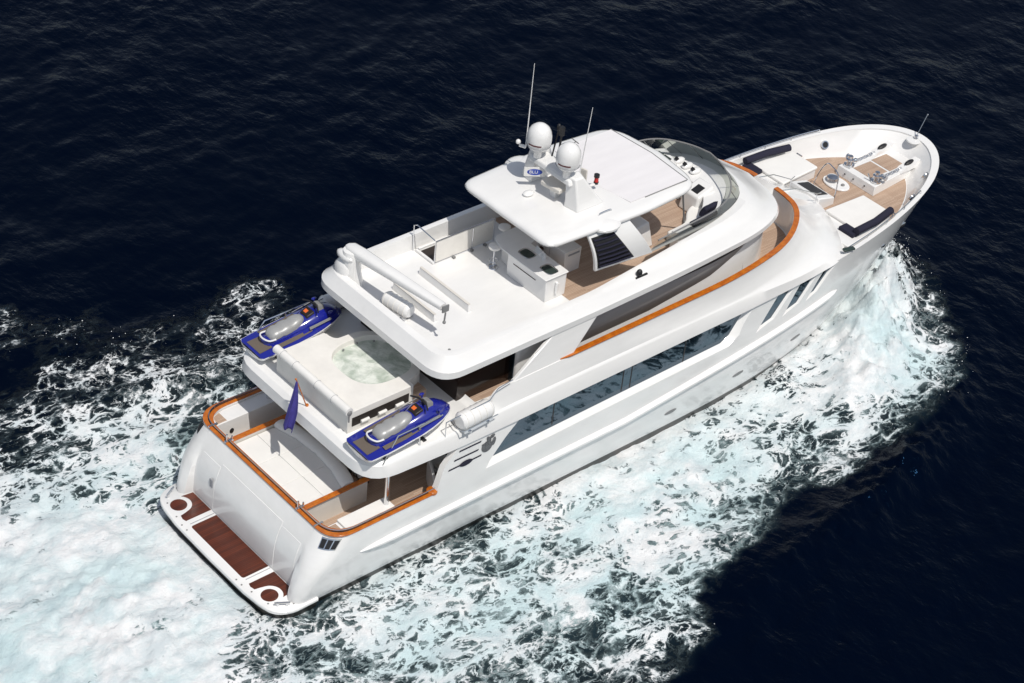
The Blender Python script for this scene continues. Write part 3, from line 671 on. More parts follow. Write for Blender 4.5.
# stair opening in the deck with its panel and rails
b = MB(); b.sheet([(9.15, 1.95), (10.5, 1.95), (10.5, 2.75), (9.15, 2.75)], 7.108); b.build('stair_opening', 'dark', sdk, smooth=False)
b = MB()
for q in (((9.05, 1.85), (9.05, 2.85)), ((9.05, 2.85), (12.6, 2.85))):
    pass
b.box((9.08, 2.35, 7.15), (.10, 1.0, .10)); b.box((9.9, 2.82, 7.15), (1.7, .08, .10)); b.build('stair_coaming', 'gel', sdk, bevel=.02)
b = MB(); b.slab([(9.15, 1.86, 7.16), (11.7, 1.86, 7.16), (11.7, 1.86, 7.98), (9.15, 1.86, 7.98)], .03); b.build('stair_screen', 'deckw', Y)
b = MB(); b.tube([(9.1, 1.86, 7.1), (9.1, 1.86, 8.03), (11.75, 1.86, 8.03), (11.75, 1.86, 7.1)], .022, 6)
b.tube([(10.75, 1.84, 7.1), (10.75, 1.84, 8.0)], .018, 6)
b.tube([(9.0, 2.9, 7.1), (8.95, 2.88, 8.2), (9.0, 2.75, 8.25), (9.1, 1.9, 8.05)], .022, 6); b.build('stair_handrail', 'steel', Y)
for x in (9.9, 10.7, 11.3):
    b = MB(); b.box((x, 1.78, 7.14), (.10, .10, .07)); b.build('screen_foot', 'grey', Y)
# cradle ledges for the tender
for x, y0, y1 in ((8.35, -.95, 1.72), (7.05, -.75, 1.5)):
    b = MB(); b.hexa([(x - .05, y0, 7.1), (x + .10, y0, 7.1), (x + .10, y1, 7.1), (x - .05, y1, 7.1)], [(x - .02, y0 + .03, 7.36), (x + .05, y0 + .03, 7.36), (x + .05, y1 - .03, 7.36), (x - .02, y1 - .03, 7.36)])
    ch = b.build('tender_chock', 'gel', Y, bevel=.01)
    b = MB(); b.box((x + .015, (y0 + y1) / 2, 7.375), (.09, y1 - y0 - .06, .025)); b.build('chock_pad', 'cream', ch)
# crane
cr = MB()
base = Vector((5.95, 2.55, 7.1))
cr.lathe([(0, 0), (.42, 0), (.40, .25), (.34, .6), (.33, .95), (.36, 1.25), (.30, 1.45), (0, 1.5)], (5.98, 2.45, 7.1), 18)
crane = cr.build('crane', 'gel', Y)
b = MB(); b.ball((5.76, 2.62, 7.75), .26, .40, .46, 14, Matrix.Rotation(.3, 3, 'X')); b.ball((5.80, 2.55, 8.33), .22, .42, .17, 14); b.build('crane_motor_cover', 'gel', crane)
A = Vector((6.02, 2.75, 8.50)); B_ = Vector((6.60, -1.62, 8.42)); d = (B_ - A).normalized(); side = d.cross(Vector((0, 0, 1))).normalized(); up = side.cross(d)
sec = []
for t, wv, hh in ((0, .12, .1), (.04, .24, .17), (.15, .25, .19), (.5, .21, .15), (1, .15, .11)):
    p = A.lerp(B_, t); rr = []
    for k in range(16):
        a = 2 * math.pi * k / 16; cx, sz = math.cos(a), math.sin(a)
        rr.append(p + side * wv * (abs(cx) ** .6) * (1 if cx > 0 else -1) + up * hh * (abs(sz) ** .6) * (1 if sz > 0 else -1))
    sec.append(rr)
b = MB(); b.loft(sec); b.build('crane_arm', 'gel', crane, ang=50)
b = MB(); b.box(B_ + Vector((.0, -.12, .0)), (.26, .05, .24)); b.tube([B_ + Vector((-.02, -.16, -.12)), B_ + Vector((-.05, -.16, -.45))], .03, 6); b.ball(B_ + Vector((-.05, -.16, -.5)), .06); b.build('crane_sheave', 'grey', crane)
b = MB()
for p in ((6.5, -2.2), (6.2, -2.35)): b.lathe([(0, 0), (.05, 0), (.05, .012), (0, .012)], (p[0], p[1], 7.1), 8)
b.build('deck_drain', 'grey', Y)

# bar unit
bar = MB(); bar.hexa([(10.80, -1.95, 7.1), (11.72, -1.95, 7.1), (11.72, .05, 7.1), (10.80, .05, 7.1)], [(10.80, -1.95, 8.0), (11.72, -1.95, 8.0), (11.72, .05, 8.0), (10.80, .05, 8.0)])
baro = bar.build('bar_counter', 'gel', Y, bevel=.025)
b = MB(); b.prism([(p.x, p.y) for p in rounded([(10.72, -2.0, 0), (11.76, -2.0, 0, .05), (11.78, .0, 0, .05), (12.75, .25, 0, .1), (12.75, 1.05, 0, .2), (10.95, 1.05, 0, .3), (10.72, .35, 0, .2), (10.72, -2.0, 0)], 4, 2)[:-1]], 8.003, 8.05)
b.build('bar_top', 'gel', baro, bevel=.015)
b = MB(); b.hexa([(11.05, .05, 7.1), (12.6, .2, 7.1), (12.6, .8, 7.1), (11.2, .8, 7.1)], [(11.05, .05, 8.0), (12.6, .2, 8.0), (12.6, .8, 8.0), (11.2, .8, 8.0)]); b.build('bar_wing', 'gel', baro, bevel=.02)
b = MB(); b.hexa([(12.0, .0, 7.5), (12.5, .0, 7.5), (12.5, .12, 7.5), (12.0, .12, 7.5)], [(12.0, .0, 7.62), (12.5, .0, 7.62), (12.5, .12, 7.62), (12.0, .12, 7.62)]); b.build('bar_shelf', 'brown', baro)
for y in (-.42, -1.55):
    b = MB(); ring = lambda sx, sy, z: [Vector((11.25 + p.x * sx, y + p.y * sy, z)) for p in [Vector((math.copysign(abs(math.cos(a)) ** .5, math.cos(a)), math.copysign(abs(math.sin(a)) ** .5, math.sin(a)), 0)) for a in [2 * math.pi * k / 20 for k in range(20)]]]
    b.mat('steel'); b.loft([ring(.24, .30, 8.052), ring(.24, .30, 8.066), ring(.205, .265, 8.066), ring(.19, .25, 8.054)], None, None)
    b.mat('screen'); b.loft([ring(.20, .26, 8.056), ring(.20, .26, 8.058)]); b.build('bar_sink', None, baro)
b = MB(); b.tube(catmull([(11.5, -.95, 8.05), (11.5, -.95, 8.3), (11.38, -.95, 8.34), (11.3, -.95, 8.27)], 4), .02, 6); b.box((11.5, -1.0, 8.12), (.10, .10, .14)); b.build('bar_tap', 'gel', baro)
b = MB(); b.slab([(11.58, -.45, 8.05), (11.45, -1.05, 8.05), (11.50, -1.05, 8.30), (11.62, -.45, 8.28)], .02); b.build('splash_screen', 'gel', baro)
b = MB(); b.box((10.79, -.85, 7.72), (.012, 1.15, .025)); b.build('bar_groove', 'brown', baro)
b = MB(); b.tube([(11.25, -1.99, 7.35), (11.25, -1.99, 7.72)], .06, 10); b.ball((11.25, -1.99, 7.75), .06); b.tube([(11.33, -1.985, 7.4), (11.33, -1.985, 7.7)], .03, 8); b.build('shower_handset', 'gel', baro)
cab = MB(); cab.hexa([(12.45, -1.08, 7.1), (13.15, -1.08, 7.1), (13.15, .35, 7.1), (12.45, .35, 7.1)], [(12.38, -1.10, 8.02), (13.15, -1.10, 8.02), (13.15, .35, 8.02), (12.38, .35, 8.02)])
cabo = cab.build('fridge_cabinet', 'gel', Y, bevel=.02)
b = MB(); b.box((12.365, -.35, 7.6), (.012, .012, .75)); b.build('cabinet_seam', 'line', cabo)
b = MB(); b.box((12.8, -1.105, 7.86), (.5, .02, .06)); b.build('cabinet_handle', 'line', cabo)
def stool(label, loc):
    t = thing('bar_stool', label, 'bar stool', loc, 0, 'bar stools at the sundeck bar')
    b = MB(); b.lathe([(0, 0), (.19, 0), (.17, .03), (.05, .06), (0, .06)], (0, 0, 0), 16); b.build('stool_base', 'steel', t)
    b = MB(); b.tube([(0, 0, .05), (0, 0, .76)], .035, 8); b.tube([(.16 * math.cos(a), .16 * math.sin(a), .28) for a in [2 * math.pi * k / 14 for k in range(14)]], .012, 5, closed=True); b.build('stool_column', 'steel', t)
    b = MB(); b.lathe([(0, 0), (.16, 0), (.22, .05), (.22, .12), (.17, .15), (0, .16)], (0, 0, .75), 18); b.build('seat', 'cush', t)
stool('round white stool on a steel column, in the open beside the bar corner', (10.70, .62, 7.105))
stool('round white stool half hidden under the hardtop edge, behind the bar', (11.75, 1.35, 7.110))

# hardtop
def ht_ring(e, z, za=0):
    ct = [(10.32 + e, 0, z), (10.36 + e, 2.32 - e, z, .55), (12.2, 2.42 - e, z, .4), (14.6, 2.50 - e, z, .5), (17.35 - e, 2.30 - e, z, .85), (17.62 - e, 0, z)]
    return mirror_ring(rounded(ct, 8, 5))
cam_z = lambda r: [Vector((p.x, p.y, p.z - .028 * (p.y / 2.4) ** 2 - .02 * ((p.x - 14) / 3.6) ** 2)) for p in r]
b = MB(); b.loft([cam_z(ht_ring(.5, 9.60)), cam_z(ht_ring(.13, 9.58)), cam_z(ht_ring(.03, 9.63)), cam_z(ht_ring(0, 9.71)), cam_z(ht_ring(.04, 9.79)), cam_z(ht_ring(.14, 9.84)), cam_z(ht_ring(.34, 9.865)), cam_z(ht_ring(1.2, 9.875))], 'sym', 'sym')
hard = b.build('hardtop', 'gel', Y, ang=60)
b = MB(); b.prism([(14.35, -1.95), (17.0, -1.95), (17.15, 0), (17.0, 1.95), (14.35, 1.95), (14.0, 0)], 9.86, 9.872)
sr = b.build('sunroof_panel', pm('woven_sunroof_fabric', (.74, .72, .73), .8, var=.035, scale=.9, streak=(.6, 2.5, 1)), hard, smooth=False)
b = MB()
for q in (((17.03, -1.97), (17.18, 0), (17.03, 1.97)), ((17.03, -1.97), (15.0, -1.98))):
    b.tube([(x, y, 9.866) for x, y in q], .017, 4)
b.build('sunroof_seam', 'grey', hard)
for s in (-1, 1):
    # shoulder bulge where the arch leg meets the hardtop
    b = MB(); b.ball((12.98, s * 2.18, 9.63), .60, .50, .20, 18); b.build('arch_shoulder', 'gel', hard)
    # wide wing panel from hardtop to coaming with black louvres
    TL, TR, BR, BL = Vector((12.10, s * 2.26, 9.62)), Vector((13.9, s * 2.36, 9.60)), Vector((14.88, s * 2.80, 8.10)), Vector((12.42, s * 2.56, 8.10))
    def wp(u, v, o=0):
        a = TL.lerp(TR, u).lerp(BL.lerp(BR, u), v); bulge = .16 * math.sin(math.pi * v) * 1
        return a + Vector((0, s * (bulge + o), o * .6))
    for nm, u0, u1, v0, v1, o, mt, th in (('arch_wing', 0, 1, 0, 1, 0, 'gel', .12),):
        rr = []
        N_ = 8
        for i in range(N_ + 1):
            v = lerp(v0, v1, i / N_)
            rr.append([wp(u0, v), wp(lerp(u0, u1, .25), v), wp(lerp(u0, u1, .5), v), wp(lerp(u0, u1, .75), v), wp(u1, v), wp(u1, v) - Vector((0, s * th, 0)), wp(u0, v) - Vector((0, s * th, 0))])
        b = MB(); b.loft(rr); wing = b.build(nm, mt, Y, bevel=.02, ang=30)
    rr = []
    for i in range(9):
        v = lerp(.13, .93, i / 8); ue = lerp(.54, .68, (v - .13) / .8)
        rr.append([wp(.04, v, .012), wp(lerp(.04, ue, .5), v, .012), wp(ue, v, .012), wp(ue, v, -.03), wp(.04, v, -.03)])
    b = MB(); b.loft(rr); b.build('louvre_recess', 'black', wing)
    for i in range(7):
        v = lerp(.20, .89, i / 6); ue = lerp(.54, .68, (v - .13) / .8) - .03
        b = MB(); b.tube([wp(.06, v, .035), wp(lerp(.06, ue, .5), v + .012, .045), wp(ue, v, .035)], .035, 6); b.build('louvre_blade', 'navy', wing)
# radar arch
arch = MB()
for s in (-1, 1):
    def sec_(x0, x1, y0, y1, z): return [Vector((x0, s * y0, z)), Vector((x1, s * y0, z)), Vector((x1 - .15, s * y1, z)), Vector((x0 + .10, s * y1, z))]
    arch.loft([sec_(12.25, 13.75, .84, 1.46, 9.84), sec_(12.28, 13.5, .84, 1.42, 10.1), sec_(12.3, 12.9, .74, 1.16, 11.0 if s < 0 else 11.2)])
arch.hexa([(12.2, -1.1, 10.72), (12.95, -1.1, 10.72), (12.95, 1.1, 10.72), (12.2, 1.1, 10.72)], [(12.25, -1.0, 10.93), (12.9, -1.0, 10.93), (12.9, 1.0, 10.93), (12.25, 1.0, 10.93)])
arch.box((12.45, -.2, 10.05), (.30, .30, .5))
archo = arch.build('radar_arch', 'gel', Y, bevel=.06, bseg=3)
b = MB(); b.box((12.36, -.28, 10.36), (.60, .85, .16), .12); b.build('radar_scanner', 'cream', archo, bevel=.03)
for s in (-1, 1):
    c = (12.36, s * .74, 11.12)
    b = MB(); b.lathe([(0, -.2), (.14, -.2), (.16, .05), (.28, .14), (.40, .28), (.43, .48), (.425, .66), (.39, .82), (.31, .96), (.18, 1.06), (.08, 1.10), (0, 1.11)], c, 28)
    dm = b.build('radome', 'gel', archo, ang=60)
    b = MB(); b.tube([(c[0] + .412 * math.cos(a), c[1] + .412 * math.sin(a), 11.12 + .30) for a in [2 * math.pi * k / 28 for k in range(28)]], .008, 4, closed=True); b.build('dome_seam', 'line', dm)
    b = MB(); pts0 = []; 
    aa = [R(176 + k * 9) for k in range(8)]
    vs = [(c[0] + .436 * math.cos(a), c[1] + .436 * math.sin(a), 11.12 + z) for z in (.42, .47) for a in aa]
    b.add(vs, [(i, i + 1, 9 + i, 8 + i) for i in range(7)]); b.build('dome_lettering', 'dred', dm)
# small parts of the mast
BC = Vector((12.1, .52, 10.52)); BU = Vector((.80, -.60, 0)).normalized(); BN = Vector((-.60, -.80, 0)).normalized()
def bp_(u, v, o=0): return BC + BU * u + Vector((0, 0, v)) + BN * o
b = MB(); b.slab([bp_(-.36, -.17), bp_(.36, -.17), bp_(.36, .19), bp_(-.36, .17)], .02); ban = b.build('burgee', 'cush', archo, smooth=False)
b = MB(); b.slab([bp_(.26 * math.cos(a), .12 * math.sin(a), .006) for a in [2 * math.pi * k / 20 for k in range(20)]], .004); b.build('burgee_emblem', 'emblemblue', ban, smooth=False)
tcv = bpy.data.curves.new('lettering', 'FONT'); tcv.body = 'BLU'; tcv.size = .17; tcv.extrude = .002; tcv.align_x = 'CENTER'; tcv.align_y = 'CENTER'
to = bpy.data.objects.new('lettering', tcv); C.objects.link(to)
o_ = bp_(-.04, 0, .010); to.matrix_world = Matrix(((BU.x, 0, BN.x, o_.x), (BU.y, 0, BN.y, o_.y), (0, 1, 0, o_.z), (0, 0, 0, 1)))
bpy.context.view_layer.update()
dg = bpy.context.evaluated_depsgraph_get(); lm = bpy.data.meshes.new_from_object(to.evaluated_get(dg)); lm.transform(to.matrix_world.copy())
bpy.data.objects.remove(to); lo_ = bpy.data.objects.new('burgee_lettering', lm); lm.materials.clear(); lm.materials.append(M['gel']); C.objects.link(lo_); lo_.parent = ban
b = MB(); b.tube([(12.35, 1.35, 11.0), (12.25, 1.55, 11.0)], .06, 8); b.ball((12.22, 1.6, 11.12), .09); b.build('gps_puck', 'gel', archo)
b = MB(); b.tube([(12.45, 1.45, 10.95), (12.62, 1.62, 14.0)], [.024, .010], 6); b.build('whip_antenna', 'gel', archo)
b = MB(); b.tube([(13.05, -.62, 10.3), (13.22, -.72, 13.3)], [.024, .010], 6); b.build('whip_antenna', 'gel', archo)
b = MB(); b.tube([(12.8, .2, 11.0), (12.9, .25, 11.9)], .04, 6); b.box((12.9, .25, 12.0), (.14, .14, .34)); b.tube([(12.8, .5, 10.9), (13.1, .62, 11.8)], .03, 6); b.ball((13.1, .62, 11.9), .08, .08, .14); b.build('searchlight_camera', 'black', archo)
b = MB(); b.tube([(12.8, .2, 11.1), (13.5, .15, 11.45)], .02, 6); b.tube([(13.5, .0, 11.45), (13.5, .35, 11.48)], .02, 5); b.build('wind_sensor', 'grey', archo)
b = MB(); b.box((13.35, -.55, 10.3), (.06, .28, 1.0), .3); b.build('antenna_panel', 'cream', archo, bevel=.02)
b = MB(); b.tube([(13.1, -.5, 10.1), (13.6, -.62, 10.05), (13.9, -.75, 10.15)], .05, 8); b.build('lamp_bracket', 'gel', archo)
b = MB(); b.mat('red'); b.lathe([(0, 0), (.075, 0), (.075, .18), (0, .18)], (13.85, -.70, 10.2), 12); b.mat('black'); b.lathe([(0, 0), (.1, 0), (.1, .1), (0, .1)], (13.85, -.70, 10.38), 12); b.lathe([(0, 0), (.09, 0), (.09, .08), (0, .08)], (13.85, -.70, 10.12), 12); b.build('signal_lamp', None, archo)
b = MB(); b.tube(catmull([(12.9, -1.95, 9.85), (12.95, -1.95, 9.93), (13.4, -1.95, 9.93), (13.45, -1.95, 9.85)], 3), .018, 6); b.build('grab_handle', 'steel', hard)
b = MB(); b.ball((11.7, .3, 9.93), .22, .16, .09); b.build('satellite_puck', 'gel', hard)

# helm: inner dash, console, seats, windscreen
lo_h = rounded([(15.2, 2.46, 7.93, 0), (18.9, 2.32, 7.96, 1.0), (20.35, 1.75, 7.94, 1.0), (21.0, .8, 7.90, .7), (21.12, 0, 7.88)], 8, 6)
hi_h = rounded([(15.45, 2.46, 8.20, 0), (18.6, 2.50, 8.50, 1.0), (19.55, 1.95, 8.72, .9), (20.15, .85, 8.80, .7), (20.3, 0, 8.82)], 8, 6)
L_ = [Vector((p.x, -p.y, p.z)) for p in lo_h] + [p for p in reversed(lo_h[:-1])]
H_ = [Vector((p.x, -p.y, p.z)) for p in hi_h] + [p for p in reversed(hi_h[:-1])]
b = MB(); n = len(L_); b.add(L_ + H_, [(i, i + 1, n + i + 1, n + i) for i in range(n - 1)]); wsn = b.build('windscreen', 'wscreen', Y)
b = MB(); b.tube(H_, .028, 6); b.tube(L_, .014, 5)
for i in range(10, n - 1, 12): b.tube([L_[i], H_[i]], .014, 5)
b.build('windscreen_frame', 'grey', wsn)
# grey shelf under the windscreen, white dash inside it
inn_h = rounded([(16.0, 2.36, 0, 0), (18.5, 2.16, 0, 1.0), (19.75, 1.55, 0, .9), (20.55, .75, 0, .8), (20.66, 0, 0)], 8, 6)
out_h = [Vector((p.x - .02, p.y - .01, 0)) for p in lo_h]
full = lambda h: [Vector((p.x, -p.y, p.z)) for p in h] + [p for p in reversed(h[:-1])]
O, I = full(out_h), full(inn_h)
b = MB(); b.loft([[Vector((a.x, a.y, 7.80)), Vector((a.x, a.y, 7.955)), Vector((c.x, c.y, 7.95)), Vector((c.x, c.y, 7.80))] for a, c in zip(O, I)]); b.build('windscreen_shelf', pm('grey_shelf', (.52, .53, .50), .5, var=.04), Y)
i1 = rounded([(16.6, 2.0, 0, 0), (18.0, 1.9, 0, .6), (18.9, 1.3, 0, .6), (19.45, .6, 0, .6), (19.5, 0, 0)], 8, 6)
I2 = full(i1); O2 = full([Vector((max(p.x, 16.6) - .01, p.y - .01, 0)) for p in inn_h])
b = MB(); b.loft([[Vector((a.x, a.y, 7.11)), Vector((a.x, a.y, 7.97)), Vector((c.x, c.y, 7.90)), Vector((c.x, c.y, 7.11))] for a, c in zip(O2, I2)]); b.build('helm_dash', 'gel', Y, bevel=.03)
for y in (1.15, .72, .3):
    b = MB(); b.mat('gel'); b.ball((20.0, y, 8.0), .26, .16, .12, 14); b.mat('black'); b.box((19.84, y, 8.12), (.12, .12, .10), Matrix.Rotation(-.6, 3, 'Y')); b.build('instrument_pod', None, Y)
hc = MB(); hc.hexa([(19.1, .15, 7.11), (19.8, .15, 7.11), (19.8, 1.75, 7.11), (19.1, 2.0, 7.11)], [(19.25, .2, 8.02), (19.9, 1.4, 8.10), (19.9, 1.55, 8.10), (19.2, 2.0, 8.06)])
hco = hc.build('helm_console', 'gel', Y, bevel=.08, bseg=3)
for y, mt, sx in ((1.78, 'screen', .18), (1.42, 'screen', .24)):
    b = MB(); b.box((19.55, y, 8.10), (.24, sx * 1.5, .04), Matrix.Rotation(-.12, 3, 'Y')); b.build('helm_screen', mt, hco, bevel=.01)
b = MB(); b.tube([(19.08, .62 + .2 * math.cos(a), 7.95 + .2 * math.sin(a)) for a in [2 * math.pi * k / 18 for k in range(18)]], .02, 6, closed=True); b.tube([(19.08, .62, 7.95), (19.35, .62, 7.9)], .03, 6)
b.build('steering_wheel', 'grey', hco)
for y in (-.25, ):
    t = MB(); t.hexa([(18.8, y - .8, 7.11), (19.75, y - .8, 7.11), (19.75, y + .1, 7.11), (18.8, y + .1, 7.11)], [(18.9, y - .75, 7.88), (19.7, y - .75, 8.14), (19.7, y + .05, 8.14), (18.9, y + .05, 7.88)])
    t = t.build('side_console', 'gel', Y, bevel=.08, bseg=3); b = MB(); b.slab([(19.02, y - .55, 7.935), (19.02, y - .22, 7.935), (19.4, y - .22, 8.058), (19.4, y - .55, 8.058)][::-1], .03); b.build('console_display', 'black', t)
sf = MB(); sf.prism([(p.x, p.y) for p in rounded([(16.9, -2.05, 0), (18.9, -2.0, 0, .6), (19.4, -1.1, 0, .3), (19.2, -.7, 0, .1), (18.5, -.85, 0, .4), (17.9, -1.45, 0, .3), (16.9, -1.5, 0, .1), (16.9, -2.05, 0)], 5, 2)[:-1]], 7.11, 7.50)
sf.build('helm_sofa', 'cush', Y, bevel=.06, bseg=3)
hs = MB(); hs.hexa([(17.2, .6, 7.5), (17.9, .6, 7.5), (17.9, 1.6, 7.5), (17.2, 1.6, 7.5)], [(17.2, .6, 7.65), (17.9, .6, 7.65), (17.9, 1.6, 7.65), (17.2, 1.6, 7.65)]); hs.hexa([(17.05, .6, 7.6), (17.22, .6, 7.6), (17.22, 1.6, 7.6), (17.05, 1.6, 7.6)], [(16.95, .6, 8.3), (17.1, .6, 8.3), (17.1, 1.6, 8.3), (16.95, 1.6, 8.3)]); hs.tube([(17.5, 1.1, 7.11), (17.5, 1.1, 7.5)], .08, 10)
hs.build('helm_seat', 'cush', Y, bevel=.03)
b = MB(); b.hexa([(14.6, -1.6, 7.11), (16.3, -1.5, 7.11), (16.3, -.5, 7.11), (14.6, -.5, 7.11)], [(14.7, -1.5, 8.1), (16.1, -1.35, 8.1), (16.1, -.5, 8.1), (14.7, -.5, 8.1)]); b.build('sundeck_locker', 'gel', Y, bevel=.05)
b = MB(); b.tube([(18.0, -1.35, 7.1), (16.95, -1.85, 9.62)], .035, 8); b.tube([(18.0, 1.35, 7.1), (16.95, 1.85, 9.62)], .035, 8); b.build('hardtop_strut', 'grey', hard)
for s in (-1, 1):
    b = MB(); b.box((14.05, s * 3.14, 7.67), (.55, .16, .05)); b.ball((13.95, s * 3.17, 7.83), .12, .10, .14); b.build('navigation_light', 'black', sdk)
for p in ((18.0, -1.4),): pass
tg = tag(None or (lambda: MB().tube([(17.35, -2.22, 8.02), (18.62, -2.10, 8.02)], .12, 12).build('bolster', 'navy'))(), 'navy roll bolster lying inside the smoked windscreen at the helm sofa', 'bolster')
def pillow(c, rot, label, grp, sz=(.24, .10, .2)):
    b = MB(); vs = []; n_ = 8
    for side_ in (1, -1):
        for i in range(n_ + 1):
            for j in range(n_ + 1):
                u, v = i / n_ * 2 - 1, j / n_ * 2 - 1; t = max(0, (1 - u ** 4) * (1 - v ** 4)) ** .5
                vs.append(Vector((u * sz[0] * (1 - .08 * (1 - v * v)), side_ * t * sz[1], v * sz[2] * (1 - .08 * (1 - u * u)))))
    N2 = (n_ + 1) ** 2; fs = []
    for i in range(n_):
        for j in range(n_):
            a = i * (n_ + 1) + j; fs.append((a, a + 1, a + n_ + 2, a + n_ + 1)); fs.append((N2 + a, N2 + a + n_ + 1, N2 + a + n_ + 2, N2 + a + 1))
    m3 = rot.to_matrix() if hasattr(rot, 'to_matrix') else rot
    b.add([m3 @ v for v in vs], fs); b.mat('navy')
    o = b.build('pillow', 'navy'); o.location = c
    o.data.materials.clear(); o.data.materials.append(PILM)
    return tag(o, label, 'pillow', grp)
PILM = M['navy']
from mathutils import Euler
pillow((18.15, -2.02, 8.22), Euler((R(20), R(10), R(15))), 'navy pillow leaning on the helm bolster, nearer the hardtop', 'navy pillows at the helm')
pillow((18.5, -2.0, 8.22), Euler((R(20), R(-10), R(-5))), 'navy pillow leaning on the helm bolster, nearer the bow', 'navy pillows at the helm')

# ------------------------------------------------------------------ foredeck
fd = fore_half(4.306, .9); fd = [Vector((lerp(25, p.x, .996), p.y * .985, 4.306)) for p in fd]
b = MB(); r_ = mirror_ring(fd); b.loft([r_, [p + Vector((0, 0, .004)) for p in r_]], 'sym', 'sym'); b.build('foredeck_teak', 'teak', Y, smooth=False)
for s in (-1, 1):
    b = MB(); b.prism([(x, s * y) for x, y in ((25.3, 1.15), (28.35, 1.25), (28.35, 2.72), (27.2, 3.02), (25.3, 3.25))][::s], 4.31, 4.70); sb = b.build('foredeck_seat', 'gel', Y, bevel=.02)
    b = MB(); b.prism([(p.x, s * p.y) for p in rounded([(26.3, 1.12, 0), (28.42, 1.22, 0, .06), (28.42, 2.62, 0, .06), (26.3, 2.85, 0, .06), (26.3, 1.12, 0)], 4, 2)[:-1]][::s], 4.703, 4.83); b.build('sunpad', 'cush', sb, bevel=.04)
    b = MB(); b.prism([(p.x, s * p.y) for p in rounded([(25.85, 2.25, 0), (26.28, 2.25, 0, .03), (26.28, 2.95, 0, .03), (25.85, 2.98, 0, .03), (25.85, 2.25, 0)], 3, 1)[:-1]][::s], 4.703, 4.86); b.build('sunpad_head', 'navy', sb, bevel=.03)
    b = MB(); b.tube([(26.0, s * 2.98, 4.98), (27.2, s * 2.93, 4.98), (28.30, s * 2.72, 4.98)], .15, 12); o = b.build('bolster', 'navy')
    tag(o, 'navy roll bolster along the %s bow sunpad' % ('port, far,' if s > 0 else 'starboard, near,'), 'bolster', 'navy bolsters on the bow sunpads')
    # bow rails
    b = MB(); pts = []
    for k in range(13):
        x = 24.9 + (30.0 - 24.9) * k / 12; pts.append((x, s * (hull_y(x, sheer(x)) - .14), sheer(x) + .17))
    b.tube([(pts[0][0] - .1, pts[0][1], pts[0][2] - .17)] + pts + [(pts[-1][0] + .1, pts[-1][1], pts[-1][2] - .17)], .02, 6)
    for k in (3, 6, 9): b.tube([pts[k], (pts[k][0], pts[k][1], pts[k][2] - .18)], .016, 6)
    b.build('bow_handrail', 'steel', Y)
    b = MB(); b.mat('steel'); b.tube([(28.75, s * 2.50, 4.31), (28.75, s * 2.50, 4.62)], .05, 8); b.tube([(28.75, s * 2.36, 4.60), (28.75, s * 2.64, 4.60)], .035, 8); b.build('bow_bollard', None, Y)
    b = MB(); b.mat('gel'); b.lathe([(0, 0), (.03, 0), (.03, .1), (0, .1)], (25, s * 3.2, 4.9), 6)
    # hawse slot & anchor recess
    # windlass
    b = MB(); b.lathe([(0, 0), (.22, 0), (.22, .06), (.12, .09), (.10, .22), (.17, .25), (.17, .30), (.10, .34), (.10, .44), (0, .46)], (29.75, s * .72, 4.72), 14)
    b.ball((30.1, s * .72, 4.82), .13, .11, .12); b.tube([(29.6, s * .55, 4.75), (29.55, s * .42, 5.0)], .03, 6); b.lathe([(0, -.12), (.11, -.12), (.11, -.08), (.06, -.05), (.06, .05), (.11, .08), (.11, .12), (0, .12)], (29.95, s * .92, 4.93), 12, 'Y')
    wl2 = b.build('windlass', 'steel', Y)
    b = MB()
    for k in range(12):
        p = Vector((30.15 + k * .15, s * .72, 4.80 + .004 * k)); q_ = Matrix.Rotation(math.pi / 2 * (k % 2), 3, 'X')
        b.tube([p + q_ @ Vector((.10 * math.cos(a), .05 * math.sin(a), 0)) for a in [2 * math.pi * j / 10 for j in range(10)]], .017, 5, closed=True)
    b.build('anchor_chain', 'steel', wl2)
    b = MB(); b.lathe([(0, 0), (.14, 0), (.14, .06), (0, .06)], (0, 0, 0), 12)
    b = MB(); b.mat('gel'); b.hexa([(31.1, s * .72 - .17, 4.70), (32.1, s * .72 - .17, 4.70), (32.1, s * .72 + .17, 4.70), (31.1, s * .72 + .17, 4.70)], [(31.3, s * .72 - .15, 4.86), (32.25, s * .72 - .15, 4.98), (32.25, s * .72 + .15, 4.98), (31.3, s * .72 + .15, 4.86)])
    b.mat('black'); b.ball((31.72, s * .72, 4.95), .26, .11, .08, 12, Matrix.Rotation(-.15, 3, 'Y')); b.build('chain_hawse', None, Y)
# raised windlass platform
b = MB(); b.hexa([(29.35, -1.02, 4.31), (32.2, -.80, 4.31), (32.2, .80, 4.31), (29.35, 1.02, 4.31)], [(29.42, -.98, 4.70), (32.3, -.76, 4.70), (32.3, .76, 4.70), (29.42, .98, 4.70)])
wp_ = b.build('windlass_platform', 'gel', Y, bevel=.02)
for x0, x1, w_ in ((29.75, 30.75, .48), (30.85, 31.75, .50)):
    b = MB(); b.prism([(x0, -w_), (x1, -w_ * .95), (x1, w_ * .95), (x0, w_)], 4.703, 4.712); b.build('teak_hatch', 'teak', wp_, smooth=False)
b = MB()
for y in (-.5, .1, .55): b.ball((29.36, y, 4.52), .02, .035, .035)
b.build('platform_fitting', 'black', wp_)
